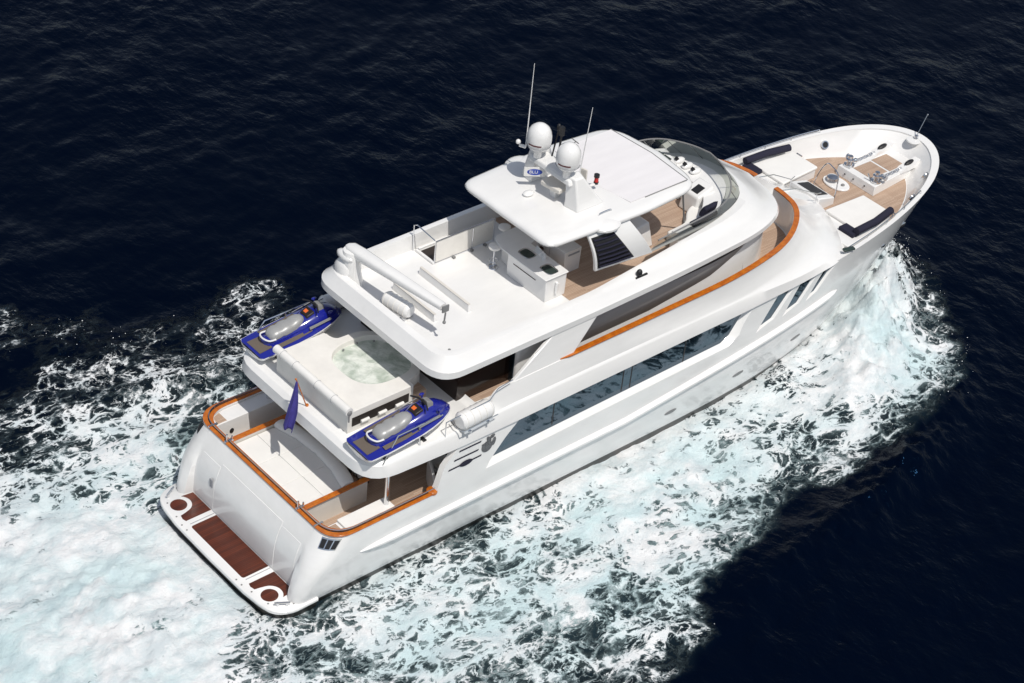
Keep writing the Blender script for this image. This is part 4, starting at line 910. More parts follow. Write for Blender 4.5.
# mushroom vent plinth
b = MB(); b.prism([(28.75 + .42 * math.cos(a), .42 + .62 * math.sin(a)) for a in [2 * math.pi * k / 24 for k in range(24)]], 4.31, 4.40); vp = b.build('vent_plinth', 'gel', Y, bevel=.03)
b = MB(); b.lathe([(0, 0), (.12, 0), (.12, .1), (.26, .12), (.24, .2), (.12, .26), (0, .27)], (28.70, .60, 4.40), 20); b.build('vent_cowl', 'steel', vp)
b = MB(); b.ball((28.8, .12, 4.43), .08, .08, .04); b.build('plinth_cap', 'grey', vp)
# companion hatch with stainless arch
b = MB(); b.hexa([(26.55, -.55, 4.31), (27.55, -.55, 4.31), (27.55, .98, 4.31), (26.55, .98, 4.31)], [(26.55, -.55, 4.92), (27.52, -.55, 4.66), (27.52, .98, 4.66), (26.55, .98, 4.92)])
hx = b.build('companion_hatch', 'gel', Y, bevel=.04)
b = MB(); b.slab([(26.72, -.28, 4.890), (27.40, -.28, 4.710), (27.40, .78, 4.710), (26.72, .78, 4.890)], .015); b.build('hatch_glass', 'black', hx)
b = MB(); b.tube(catmull([(27.6, -.45, 4.31), (27.72, -.40, 4.9), (27.85, -.25, 5.42), (27.95, .2, 5.55), (28.0, .5, 5.50), (27.9, .72, 5.0), (27.75, .8, 4.31)], 5), .025, 6); b.build('stainless_arch', 'steel', Y)
for pp, e_ in (([(24.0, -.56, 6.2), (24.9, -.60, 6.0), (26.2, -.66, 5.35), (26.45, -.66, 5.3)], 26.2), ([(24.0, .56, 6.2), (24.9, .58, 6.0), (26.1, .62, 5.35), (26.45, .75, 5.3)], 26.1)):
    b = MB(); b.tube(pp, .02, 6); b.tube([(pp[2][0], pp[2][1], pp[2][2]), (pp[2][0], pp[2][1], 4.9)], .018, 6); b.build('step_handrail', 'steel', Y)
# jackstaff at the stem
b = MB(); b.mat('gel'); b.lathe([(0, 0), (.30, 0), (.28, .05), (0, .06)], (32.72, 0, 5.27), 18); b.mat('steel'); b.lathe([(0, 0), (.10, 0), (.08, .1), (0, .12)], (32.86, 0, 5.37), 12); b.tube([(32.86, 0, 5.42), (33.25, -.02, 6.3)], .018, 6); b.ball((33.27, -.02, 6.33), .035); b.build('jackstaff', None, Y)
# round fairleads in the bulwark
for (x, z, sides) in ((30.05, 4.74, (-1, 1)), (31.5, 4.95, (-1,))):
    for s in sides:
        y_ = lerp(3.3 * max(0, 1 - ((x - 24.2) / 7.75) ** 2.2) ** .62, hull_y(x, 5.1) - .26, clamp((z - 4.3) / .8))
        dirn = Vector((-.25, -s * 1, .60)).normalized(); q_ = dirn.to_track_quat('Z', 'Y').to_matrix(); c_ = Vector((x, s * y_, z)) + dirn * .02
        b = MB(); b.mat('steel'); b.lathe([(.12, -.03), (.17, -.03), (.17, .03), (.12, .03)], c_, 18, mat3=q_); b.mat('black'); b.lathe([(0, -.05), (.125, -.05), (.125, .036), (0, .036)], c_, 18, mat3=q_); b.build('bulwark_fairlead', None, Y)
for s in (-1, 1):
    b = MB(); x, z = 24.75, 5.02; b.mat('screen'); b.box((24.9, s * 3.60, 4.93), (.50, .20, .10), R(-14) * s * -1); b.build('side_vent', None, Y, bevel=.04)
    b = MB(); yy = hull_y(27.6, 3.75) + .01; b.mat('steel'); b.ball((27.75, s * (hull_y(27.75, 3.72)), 3.72), .16, .05, .09); b.build('hull_fairlead', None, Y)
    b = MB(); b.mat('steel'); b.ball((29.3, s * hull_y(29.3, 3.9), 3.9), .26, .06, .12); b.mat('black'); b.ball((29.3, s * (hull_y(29.3, 3.9) + .02), 3.9), .18, .06, .07); b.build('anchor_pocket', None, Y)

# ------------------------------------------------------------------ jacuzzi on the boat deck
b = MB(); b.prism([(p.x, p.y) for p in rounded([(2.68, -1.92, 0), (5.35, -1.92, 0, .05), (5.35, -1.62, 0, .02), (6.05, -1.45, 0, .5), (6.6, -.5, 0, .4), (6.5, .5, 0, .4), (5.85, 1.45, 0, .6), (4.7, 1.5, 0, .2), (4.6, 2.0, 0, .05), (2.68, 2.0, 0, .02), (2.68, -1.92, 0)], 4, 3)[:-1]], 5.15, 5.97)
jz = b.build('jacuzzi_surround', 'deckw', Y)
c1 = MB(); rr = [(5.05 + 1.30 * math.copysign(abs(math.cos(a)) ** .8, math.cos(a)), -.06 + 1.30 * math.copysign(abs(math.sin(a)) ** .75, math.sin(a))) for a in [2 * math.pi * k / 40 for k in range(40)]]
c1.loft([[Vector((5.05 + (x - 5.05) * .88, y * .88, 5.3)) for x, y in rr], [Vector((x, y, 6.5)) for x, y in rr]])
carve(jz, [c1.build('c', 'gel')]); jz.modifiers.new('bv', 'BEVEL').width = .035; jz.modifiers['bv'].limit_method = 'ANGLE'; jz.modifiers['bv'].segments = 3
b = MB(); b.sheet([(5.05 + (x - 5.05) * .955, y * .955) for x, y in rr], 5.78); b.build('tub_water', 'tub', jz, smooth=False)
b = MB()
for a in (20, 50, 80, 110): b.ball((5.05 + 1.15 * math.cos(R(a)), 1.05 * math.sin(R(a)), 5.86), .04, .04, .04, 8)
b.build('water_jet', 'grey', jz)
b = MB(); b.box((4.0, -1.925, 5.55), (2.3, .02, .34)); slot = b.build('towel_shelf', 'dark', jz)
twl = 'rolled towels in the shelf under the jacuzzi'
for i, (x, l) in enumerate(((3.35, 'rolled white towel in the low shelf beside the near jetski, nearest the stern'), (4.05, 'rolled white towel in the low shelf beside the near jetski, in the middle'), (4.75, 'rolled white towel in the low shelf beside the near jetski, nearest the bow'))):
    b = MB(); b.tube([(x - .16, -1.96, 5.45), (x + .16, -1.96, 5.45)], .065, 12); tag(b.build('towel', 'cush'), l, 'towel', twl)
b = MB(); b.hexa([(5.25, -1.9, 5.15), (5.9, -1.9, 5.15), (5.9, -1.25, 5.15), (5.25, -1.25, 5.15)], [(5.25, -1.9, 5.55), (5.9, -1.9, 5.55), (5.9, -1.25, 5.55), (5.25, -1.25, 5.55)]); b.build('tub_step', 'teak', Y)
b = MB(); b.tube([(2.66, -2.02, 6.12), (2.66, 2.0, 6.12)], .15, 16); rc = b.build('rolled_tub_cover', 'cush'); tag(rc, 'long white rolled cover lashed along the aft edge of the jacuzzi', 'cover')
b = MB()
for y in (-1.2, -.3, .9, 1.6): b.tube([(2.66 + .155 * math.cos(a), y, 6.12 + .155 * math.sin(a)) for a in [2 * math.pi * k / 16 for k in range(16)]], .008, 4, closed=True)
b.build('cover_strap', 'line', rc)
b = MB(); b.ball((2.66, -2.03, 6.08), .1, .05, .1, 10); b.tube([(2.62, -2.05, 6.0), (2.62, -2.05, 5.75)], .03, 5); b.build('cover_knot', 'grey', rc)

# jetskis
def jetski(label, x, y, rz):
    t = thing('jet_ski', label, 'jet ski', (x, y, 5.14), rz, 'blue jet skis on the boat deck'); t.scale = (1.04, 1.07, 1.06)
    # lofted body; stations: x, half width, gunwale z, centre height, keel z
    S = [(-.02, .54, .34, .36, .12), (.04, .62, .36, .38, .08), (.6, .66, .40, .42, .02), (1.2, .67, .46, .50, 0), (1.9, .67, .53, .66, 0), (2.4, .63, .60, .80, .02), (2.85, .52, .62, .84, .10), (3.2, .34, .58, .76, .22), (3.42, .18, .52, .64, .34), (3.54, .04, .48, .52, .42)]
    sec = []; secb = []
    for (sx, hw, gz, cz, kz) in S:
        up_ = [Vector((sx, hw * c_, gz + (cz - gz) * h_)) for c_, h_ in ((1, 0), (.97, .15), (.8, .35), (.55, .75), (.25, .95), (0, 1), (-.25, .95), (-.55, .75), (-.8, .35), (-.97, .15), (-1, 0))]
        sec.append(up_ + [Vector((sx, -hw * .8, gz - .06)), Vector((sx, hw * .8, gz - .06))])
        secb.append([Vector((sx, hw * 1.03, gz - .012)), Vector((sx, hw * .96, gz - .10)), Vector((sx, hw * .5, kz + .05)), Vector((sx, 0, kz)), Vector((sx, -hw * .5, kz + .05)), Vector((sx, -hw * .96, gz - .10)), Vector((sx, -hw * 1.03, gz - .012))])
    b = MB(); b.loft(sec); b.build('deck_shell', 'blue', t, ang=45)
    b = MB(); b.loft(secb); b.build('lower_hull', 'gel', t, ang=45)
    # centre pod under the seat and raised hood
    def pod(st_, name, mat, p=t, n=16, ex=.8):
        sc_ = []
        for (sx, hw, z0, z1) in st_:
            sc_.append([Vector((sx, hw * math.copysign(abs(math.cos(a)) ** ex, math.cos(a)), z0 + (z1 - z0) * max(0, math.sin(a)) ** ex if math.sin(a) > 0 else z0)) for a in [2 * math.pi * k / n for k in range(n)]])
        b = MB(); b.loft(sc_); return b.build(name, mat, p, ang=50)
    pod([(.42, .10, .36, .44), (.5, .26, .36, .56), (.9, .30, .38, .66), (1.4, .32, .4, .72), (1.9, .38, .45, .84), (2.25, .46, .5, .98), (2.65, .46, .5, 1.02), (3.0, .34, .5, .94), (3.28, .20, .48, .78), (3.46, .06, .46, .60)], 'hood', 'blue')
    se = [(.62, .13, .55, .66), (.70, .24, .55, .77), (.88, .28, .6, .83), (1.05, .26, .62, .81), (1.16, .285, .62, .87), (1.34, .28, .64, .88), (1.46, .255, .64, .86), (1.57, .265, .66, .92), (1.78, .23, .7, .95), (1.92, .16, .74, .92), (1.98, .06, .76, .86)]
    pod(se, 'seat', 'silver', ex=.65)
    b = MB(); b.tube(catmull([(.75, -.27, .60), (.50, -.24, .62), (.40, 0, .64), (.50, .24, .62), (.75, .27, .60)], 5), .03, 6); b.build('grab_handle', 'gel', t)
    for s in (-1, 1):
        b = MB(); q = [(.62, s * .40, .452), (1.5, s * .42, .53), (2.0, s * .44, .60), (2.0, s * .53, .60), (1.5, s * .54, .51), (.62, s * .53, .435)]
        b.slab([Vector(p) + Vector((0, 0, .0)) for p in (q[::-1] if s > 0 else q)], .03); b.build('footwell_mat', 'mat', t)
    b = MB(); b.slab([(.06, -.36, .392), (.56, -.34, .435), (.56, .34, .435), (.06, .36, .392)], .03); b.build('boarding_mat', 'mat', t)
    b = MB(); b.mat('dark'); b.hexa([(2.0, -.20, .84), (2.3, -.22, .94), (2.3, .22, .94), (2.0, .20, .84)], [(2.02, -.17, .93), (2.3, -.19, 1.03), (2.3, .19, 1.03), (2.02, .17, .93)]); b.build('dash_pod', None, t, bevel=.02)
    b = MB(); b.slab([(2.08, -.02, .957), (2.2, -.02, 1.0), (2.2, .13, 1.0), (2.08, .12, .957)], .012); b.build('warning_sticker', 'orange', t)
    b = MB(); b.tube([(2.28, -.42, 1.14), (2.40, -.20, 1.16), (2.42, 0, 1.17), (2.40, .20, 1.16), (2.28, .42, 1.14)], .028, 6); b.tube([(2.5, 0, .98), (2.42, 0, 1.17)], .06, 8); b.build('handlebar', 'black', t)
    for s in (-1, 1):
        b = MB(); b.ball((2.75, s * .44, .98), .10, .06, .04, 10); b.tube([(2.75, s * .40, .86), (2.75, s * .44, .98)], .03, 6); b.build('mirror', 'blue', t)
    b = MB(); b.hexa([(2.48, -.20, .92), (2.7, -.22, .90), (2.7, .22, .90), (2.48, .20, .92)], [(2.50, -.13, 1.18), (2.72, -.16, 1.10), (2.72, .16, 1.10), (2.50, .13, 1.18)]); b.build('cowl', 'grey', t, bevel=.03)
    for s in (-1, 1):
        b = MB(); b.slab([(1.9, s * .47, .74), (2.7, s * .50, .84), (2.75, s * .54, .78), (1.9, s * .52, .67)][::-s], .02); b.build('side_graphic', 'grey', t)
    for xx in (.7, 2.2):
        b = MB(); b.box((xx, 0, .0), (.12, 1.0, .12)); b.build('chock', 'black', t)
    return t
jetski('blue jet ski with silver seat on the near starboard corner of the boat deck', 2.22, -3.10, 0)
jetski('blue jet ski with silver seat, nose in the shade on the far port side', 2.42, 3.06, 0)
# life rafts
def liferaft(label, loc, rot, L_=1.15, r=.32):
    t = thing('liferaft_canister', label, 'life raft', loc, rot)
    b = MB(); b.lathe([(0, -L_ / 2), (r * .75, -L_ / 2), (r * .97, -L_ / 2 + .07), (r, -L_ / 2 + .12), (r, L_ / 2 - .12), (r * .97, L_ / 2 - .07), (r * .75, L_ / 2), (0, L_ / 2)], (0, 0, r + .06), 24, 'X'); b.build('canister', 'gel', t)
    for k in range(5):
        x = -L_ / 2 + L_ * (k + .5) / 5; b = MB(); b.tube([(x, (r + .004) * math.cos(a), r + .06 + (r + .004) * math.sin(a)) for a in [2 * math.pi * j / 24 for j in range(24)]], .012, 4, closed=True); b.build('strap', 'deckw', t)
    b = MB()
    for s in (-1, 1): b.box((0, s * r * .7, .05), (L_ * .9, .06, .10)); b.box((s * L_ * .3, 0, .03), (.08, r * 2, .06))
    b.tube([(-L_ * .55, -r * 1.05, r * .7), (L_ * .55, -r * 1.05, r * .7)], .02, 6); b.tube([(-L_ * .55, -r * 1.05, r * .7), (-L_ * .62, 0, r * .7), (-L_ * .55, r * 1.05, r * .7)], .02, 6); b.build('cradle', 'steel', t)
    return t
liferaft('white ribbed life raft canister on the starboard edge, ahead of the near jet ski', (6.42, -3.78, 5.13), R(3), 1.35, .31)
liferaft('white life raft canister lying under the crane arm on the aft sundeck', (6.35, .35, 7.105), R(-82), 1.15, .26)
liferaft('white life raft canister on the far port edge, ahead of the far jet ski', (6.5, 3.78, 5.13), R(-3), 1.35, .31)
# ensign
b = MB(); b.tube([(2.48, -.02, 5.05), (2.02, -.02, 6.40)], .022, 6); b.ball((2.0, -.02, 6.44), .04); b.lathe([(0, 0), (.07, 0), (.06, .2), (0, .22)], (2.47, -.02, 5.0), 10); b.build('flagstaff', 'teakv', Y)
fl = MB(); vs = []; nu, nv = 16, 22
for j in range(nv + 1):
    v = j / nv; wv = (.06 + .30 * min(1, v * 1.6)) 
    for i in range(nu + 1):
        u = i / nu
        vs.append(Vector((2.03 - .04 * v - .20 * v * v + .08 * math.sin(u * 9 + v * 2) * v + (u - .5) * wv * .5 - .1 * v, -.02 - (u - .35) * wv * .9 + .06 * math.cos(u * 11) * v, 6.34 - v * 1.75 - .10 * u * v)))
fl.add(vs, [(j * (nu + 1) + i, j * (nu + 1) + i + 1, (j + 1) * (nu + 1) + i + 1, (j + 1) * (nu + 1) + i) for j in range(nv) for i in range(nu)])
fo = fl.build('ensign', 'flag'); fo.modifiers.new('t', 'SOLIDIFY').thickness = .008
tag(fo, 'violet blue ensign hanging limp from the staff at the stern', 'flag')

#SEA#
# ------------------------------------------------------------------ the sea, its wake and spray
# foam cover on the water, one number per square metre (0 none .. 22 solid), rows from y=-30 upward, columns from x=-30
FOAM = [
[0,0,0,0,0,0,0,0,0,0,0,0,0,0,0,0,0,0,0,0,0,0,0,0,0,0,0,0,0,0,0,0,0,0,0,0,0,0,0,0,0,0,0,0,0,0,0,0,0,0,0,0,0,0,0,0,0,0,0,0,0,0,0,0,0,0,0,0,0,0,0,0,0,0,0],
[0,0,0,0,0,0,0,0,0,0,0,0,0,0,0,0,0,0,0,0,0,0,0,0,0,0,0,0,0,0,0,0,0,0,0,0,0,0,0,0,0,0,0,0,0,0,0,0,0,0,0,0,0,0,0,0,0,0,0,0,0,0,0,0,0,0,0,0,0,0,0,0,0,0,0],
[0,0,0,0,0,0,0,0,0,0,0,0,0,0,0,0,0,0,0,0,0,0,0,0,0,0,0,0,0,0,0,0,0,0,0,0,0,0,0,0,0,0,0,0,0,0,0,0,0,0,0,0,0,0,0,0,0,0,0,0,0,0,0,0,0,0,0,0,0,0,0,0,0,0,0],
[0,0,0,0,0,0,0,0,0,0,0,0,0,0,0,0,0,0,0,0,0,0,0,0,0,0,0,0,0,0,0,0,0,0,0,0,0,0,0,0,0,0,0,0,0,0,0,0,0,0,0,0,0,0,0,0,0,0,0,0,0,0,0,0,0,0,0,0,0,0,0,0,0,0,0],
[0,0,0,0,0,0,0,0,0,0,0,0,0,0,0,0,0,0,0,0,0,0,0,0,0,0,0,0,0,0,0,0,0,0,0,0,0,0,0,0,0,0,0,0,0,0,0,0,0,0,0,0,0,0,0,0,0,0,0,0,0,0,0,0,0,0,0,0,0,0,0,0,0,0,0],
[0,0,0,0,0,0,0,0,0,0,0,0,0,0,0,0,0,0,0,0,0,0,0,0,0,0,0,0,0,0,0,0,0,0,0,0,0,0,0,0,0,0,0,0,0,0,0,0,0,0,0,0,0,0,0,0,0,0,0,0,0,0,0,0,0,0,0,0,0,0,0,0,0,0,0],
[0,0,0,0,0,0,0,0,0,0,0,0,0,0,0,0,0,0,0,0,0,0,0,0,0,0,0,0,0,0,0,0,0,0,0,0,0,0,0,0,0,0,0,0,0,0,0,0,0,0,0,0,0,0,0,0,0,0,0,0,0,0,0,0,0,0,0,0,0,0,0,0,0,0,0],
[0,0,0,0,0,0,0,0,0,0,0,0,0,0,0,0,0,0,0,0,0,0,0,0,0,0,0,0,0,0,0,0,0,0,0,0,0,0,0,0,0,0,0,0,0,0,0,0,0,0,0,0,0,0,0,0,0,0,0,0,0,0,0,0,0,0,0,0,0,0,0,0,0,0,0],
[1,0,0,0,0,0,0,0,0,0,0,0,0,0,0,0,0,0,0,0,0,0,0,0,0,0,0,0,0,0,0,0,0,0,0,0,0,0,0,0,0,0,0,0,0,0,0,0,0,0,0,0,0,0,0,0,0,0,0,0,0,0,0,0,0,0,0,0,0,0,0,0,0,0,0],
[4,4,4,4,4,4,4,2,0,0,0,0,0,0,0,0,0,0,0,0,0,0,0,0,0,0,0,0,0,0,0,0,0,0,0,0,0,0,0,0,0,0,0,0,0,0,0,0,0,0,0,0,0,0,0,0,0,0,0,0,0,0,0,0,0,0,0,0,0,0,0,0,0,0,0],
[7,7,7,7,7,7,7,4,1,0,0,0,0,0,0,0,0,0,0,0,0,0,0,0,0,0,0,0,0,0,0,0,0,0,0,0,0,0,0,0,0,0,0,0,0,0,0,0,0,0,0,0,0,0,0,0,0,0,0,0,0,0,0,0,0,0,0,0,0,0,0,0,0,0,0],
[8,8,8,7,7,7,7,6,4,4,4,4,4,4,4,2,0,0,0,0,0,0,0,0,0,0,0,0,0,0,0,0,0,0,0,0,0,0,0,0,0,0,0,0,0,0,0,0,0,0,0,0,0,0,0,0,0,0,0,0,0,0,0,0,0,0,0,0,0,0,0,0,0,0,0],
[8,8,8,8,8,8,8,8,7,7,7,7,7,7,7,4,1,0,0,0,0,0,0,0,0,0,0,0,0,0,0,0,2,1,0,0,0,0,0,0,0,0,0,0,0,0,0,0,0,0,0,0,0,0,0,0,0,0,0,0,0,0,0,0,0,0,0,0,0,0,0,0,0,0,0],
[11,11,11,11,11,11,11,9,8,8,8,8,7,7,7,6,4,4,4,4,4,4,4,4,4,4,4,0,0,0,9,6,4,2,1,0,0,0,0,0,0,0,0,0,0,0,0,0,0,0,0,0,0,0,0,0,0,0,0,0,0,0,0,0,0,0,0,0,0,0,0,0,0,0,0],
[15,15,15,15,15,15,14,11,8,8,8,8,8,8,8,8,8,7,7,7,7,7,7,7,7,7,7,0,0,13,11,9,6,3,1,0,0,0,0,0,0,0,0,0,0,0,0,0,0,0,0,0,0,0,0,0,0,0,0,0,0,0,0,0,0,0,0,0,0,0,0,0,0,0,0],
[15,15,15,15,15,15,15,13,11,11,11,11,11,11,11,11,11,9,8,8,8,8,8,8,8,8,8,0,15,14,13,11,8,5,3,1,0,0,0,0,0,0,0,0,0,0,0,0,0,0,0,0,0,0,0,0,0,0,0,0,0,0,0,0,0,0,0,0,0,0,0,0,0,0,0],
[15,15,15,15,15,15,15,15,15,15,15,15,15,15,15,15,14,11,8,8,8,8,8,8,8,8,10,16,16,15,14,12,10,7,4,2,1,1,1,0,0,0,0,0,0,0,0,0,0,0,0,0,0,0,0,0,0,0,0,0,0,0,0,0,0,0,0,0,0,0,0,0,0,0,0],
[15,15,15,15,15,15,15,15,15,15,15,15,15,15,15,15,15,13,11,11,11,11,11,11,11,11,15,16,16,16,15,14,12,9,6,4,3,4,3,2,1,0,0,0,0,0,0,0,0,0,0,0,0,0,0,0,0,0,0,0,0,0,0,0,0,0,0,0,0,0,0,0,0,0,0],
[15,15,15,15,15,15,15,15,15,15,15,15,15,15,15,15,15,15,15,15,15,15,15,15,15,14,15,15,16,16,15,15,13,11,9,7,6,6,7,6,4,2,0,0,0,0,0,0,0,0,0,0,0,0,0,0,0,0,0,0,0,0,0,0,0,0,0,0,0,0,0,0,0,0,0],
[19,17,15,15,15,15,15,15,15,15,15,15,15,15,15,15,15,15,15,15,15,15,15,15,15,14,14,15,15,16,16,15,14,13,12,10,7,7,10,12,10,6,2,0,0,0,0,0,0,0,0,0,0,0,0,0,0,0,0,0,0,0,0,0,0,0,0,0,0,0,0,0,0,0,0],
[22,19,16,15,15,15,15,15,15,15,15,15,15,15,15,15,15,15,15,15,15,15,15,15,14,13,14,15,15,16,16,16,15,15,14,12,9,8,10,13,14,11,7,3,2,2,1,1,0,0,0,0,0,0,0,0,0,0,0,0,0,0,0,0,0,0,0,0,0,0,0,0,0,0,0],
[22,21,19,19,19,19,19,19,19,19,19,19,19,19,19,19,19,17,15,15,15,15,15,15,14,13,13,14,15,15,16,16,16,15,15,13,11,10,11,13,15,16,13,9,8,7,5,3,2,3,3,2,2,2,1,1,1,0,0,0,0,0,0,0,0,0,0,0,0,0,0,0,0,0,0],
[22,22,22,22,22,22,22,22,22,22,22,22,22,22,22,22,22,19,16,15,15,15,15,18,17,14,13,13,14,15,15,16,16,16,15,14,13,12,13,14,15,17,17,16,15,13,11,9,8,9,8,7,8,7,6,6,3,3,3,1,0,0,0,0,0,0,0,0,0,0,0,0,0,0,0],
[22,22,22,22,22,22,22,22,22,22,22,22,22,22,22,22,22,21,19,19,19,19,19,22,20,16,13,13,13,14,14,15,16,16,16,15,15,15,15,15,16,17,18,18,18,17,16,15,14,13,13,14,13,14,16,13,11,11,8,4,1,0,0,0,0,0,0,0,0,0,0,0,0,0,0],
[22,22,22,22,22,22,22,22,22,22,22,22,22,22,22,22,22,22,22,22,22,22,22,22,21,19,15,13,12,12,14,15,16,16,16,15,15,16,16,16,17,18,19,19,19,19,19,18,16,15,14,16,16,18,19,20,20,18,15,10,4,1,0,0,0,0,0,0,0,0,0,0,0,0,0],
[22,22,22,22,22,22,22,22,22,22,22,22,22,22,22,22,22,22,22,22,22,22,22,22,22,21,18,14,12,12,13,15,16,15,15,13,13,15,15,16,17,18,19,20,20,20,20,19,18,16,15,17,17,18,20,22,22,22,20,16,8,3,1,0,0,0,0,0,0,0,0,0,0,0,0],
[22,22,22,22,22,22,22,22,22,22,22,22,22,22,22,22,22,22,22,22,22,22,22,22,22,22,21,18,15,13,13,14,15,15,14,12,12,14,14,15,16,17,19,20,20,19,19,19,19,16,16,17,16,16,19,21,22,22,22,19,13,6,3,1,0,0,0,0,0,0,0,0,0,0,0],
[22,22,22,22,22,22,22,22,22,22,22,22,22,22,22,22,22,22,22,22,22,22,22,22,22,22,22,21,19,17,14,14,15,15,14,12,13,14,14,15,15,16,18,20,20,19,18,19,18,15,15,16,14,15,18,20,21,22,22,20,16,10,5,1,0,0,0,0,0,0,0,0,0,0,0],
[22,22,22,22,22,22,22,22,22,22,22,22,22,22,22,22,22,22,22,22,22,22,22,22,22,22,22,22,22,21,20,17,15,15,14,14,14,15,14,15,15,15,17,20,19,18,18,18,17,15,15,15,13,14,18,20,21,21,21,21,18,13,8,3,1,0,0,0,0,0,0,0,0,0,0],
[22,22,22,22,22,22,22,22,22,22,22,22,22,22,22,22,22,22,22,22,22,22,22,22,22,22,22,22,22,22,22,22,17,15,15,14,15,15,15,15,15,15,16,20,19,18,18,18,16,15,15,14,13,14,19,20,20,20,20,20,18,15,10,4,0,0,0,0,0,0,0,0,0,0,0],
[22,22,22,22,22,22,22,22,22,22,22,22,22,22,22,22,22,22,22,22,22,22,22,22,22,22,22,22,22,22,22,22,21,13,14,14,14,15,11,9,11,11,3,2,11,16,16,16,15,15,14,14,12,13,18,20,20,20,20,19,15,11,4,1,0,0,0,0,0,0,0,0,0,0,0],
[22,22,22,22,22,22,22,22,22,22,22,22,22,22,22,22,22,22,22,22,22,22,22,22,22,22,22,22,22,22,22,21,5,0,0,0,0,0,0,0,0,0,0,0,0,0,0,0,0,0,0,0,0,0,0,0,2,6,7,6,3,1,0,0,0,0,0,0,0,0,0,0,0,0,0],
[22,22,22,22,22,22,22,22,22,22,22,22,22,22,22,22,22,22,22,22,22,22,22,22,22,22,22,22,22,22,20,13,1,0,0,0,0,0,0,0,0,0,0,0,0,0,0,0,0,0,0,0,0,0,0,0,0,0,0,0,0,0,0,0,0,0,0,0,0,0,0,0,0,0,0],
[22,22,22,22,22,22,22,22,22,22,22,22,22,22,22,22,22,22,22,22,22,22,22,22,22,22,22,22,21,19,16,8,1,0,0,0,0,0,0,0,0,0,0,0,0,0,0,0,0,0,0,0,0,0,0,0,0,0,0,0,0,0,0,0,0,0,0,0,0,0,0,0,0,0,0],
[22,22,22,22,22,22,22,22,22,22,22,22,22,22,22,22,22,22,22,22,22,22,22,22,22,22,22,20,18,16,15,8,2,1,0,0,0,0,0,0,0,0,0,0,0,0,0,0,0,0,0,0,0,0,0,0,0,0,0,0,0,0,0,0,0,0,0,0,0,0,0,0,0,0,0],
[22,22,22,22,22,22,22,22,22,22,22,22,22,22,22,22,22,22,22,22,22,22,22,22,22,21,19,16,15,16,16,12,9,6,1,0,0,0,0,0,0,0,0,0,0,0,0,0,0,0,0,0,0,0,0,0,0,0,0,0,0,0,0,0,0,0,0,0,0,0,0,0,0,0,0],
[22,22,22,22,22,22,22,22,22,22,22,22,22,22,22,22,22,22,22,22,22,22,22,22,21,19,16,14,15,17,18,18,17,12,5,1,0,0,0,0,0,0,0,0,0,0,0,0,0,0,0,0,0,0,0,0,0,0,0,0,0,0,0,0,0,0,0,0,0,0,0,0,0,0,0],
[22,22,22,22,22,22,22,22,22,21,19,19,19,19,19,19,19,19,19,19,19,19,21,21,19,17,15,14,16,17,19,19,19,16,10,5,3,1,0,0,0,0,0,0,0,0,0,0,0,0,0,0,0,0,0,0,0,0,0,0,0,0,0,0,0,0,0,0,0,0,0,0,0,0,0],
[22,22,22,22,22,22,22,22,22,19,16,15,15,15,15,15,15,15,15,15,15,16,19,18,17,15,14,14,16,18,18,17,17,17,15,12,8,3,0,0,0,0,0,0,0,0,0,0,0,0,0,0,0,0,0,0,0,0,0,0,0,0,0,0,0,0,0,0,0,0,0,0,0,0,0],
[19,19,19,19,19,19,19,19,19,17,15,15,15,15,15,15,15,15,15,15,15,15,16,15,14,13,12,12,14,16,15,14,15,15,14,14,11,5,1,1,0,0,0,0,0,0,0,0,0,0,0,0,0,0,0,0,0,0,0,0,0,0,0,0,0,0,0,0,0,0,0,0,0,0,0],
[15,15,15,15,15,15,15,15,15,15,15,15,15,15,15,15,15,15,15,15,15,15,15,13,12,11,10,11,12,13,13,12,12,12,12,11,10,8,5,4,1,0,0,0,0,0,0,0,0,0,0,0,0,0,0,0,0,0,0,0,0,0,0,0,0,0,0,0,0,0,0,0,0,0,0],
[15,15,15,15,15,15,15,15,15,15,15,15,15,15,15,15,15,15,15,15,15,15,15,11,11,10,9,9,9,10,9,8,9,11,10,8,8,9,9,8,3,0,0,0,0,0,0,0,0,0,0,0,0,0,0,0,0,0,0,0,0,0,0,0,0,0,0,0,0,0,0,0,0,0,0],
[15,15,15,15,15,15,15,15,15,15,15,15,15,15,15,15,15,15,15,15,15,15,15,11,10,9,8,7,6,6,5,5,6,7,9,7,7,7,8,7,3,1,0,0,0,0,0,0,0,0,0,0,0,0,0,0,0,0,0,0,0,0,0,0,0,0,0,0,0,0,0,0,0,0,0],
[15,15,15,15,15,15,15,15,15,15,15,15,15,13,11,11,11,11,11,11,11,11,11,10,8,7,6,5,4,4,6,8,5,4,4,4,5,5,4,3,2,1,0,0,0,0,0,0,0,0,0,0,0,0,0,0,0,0,0,0,0,0,0,0,0,0,0,0,0,0,0,0,0,0,0],
[15,15,15,15,15,15,15,15,15,15,15,15,14,11,8,8,8,8,8,8,8,8,8,7,7,5,4,3,4,7,10,10,7,4,2,2,2,1,1,1,1,0,0,0,0,0,0,0,0,0,0,0,0,0,0,0,0,0,0,0,0,0,0,0,0,0,0,0,0,0,0,0,0,0,0],
[15,15,15,13,11,11,11,11,11,11,11,11,11,9,8,8,8,7,7,6,4,4,4,4,4,3,4,5,8,9,9,6,4,4,2,1,0,0,0,0,0,0,0,0,0,0,0,0,0,0,0,0,0,0,0,0,0,0,0,0,0,0,0,0,0,0,0,0,0,0,0,0,0,0,0],
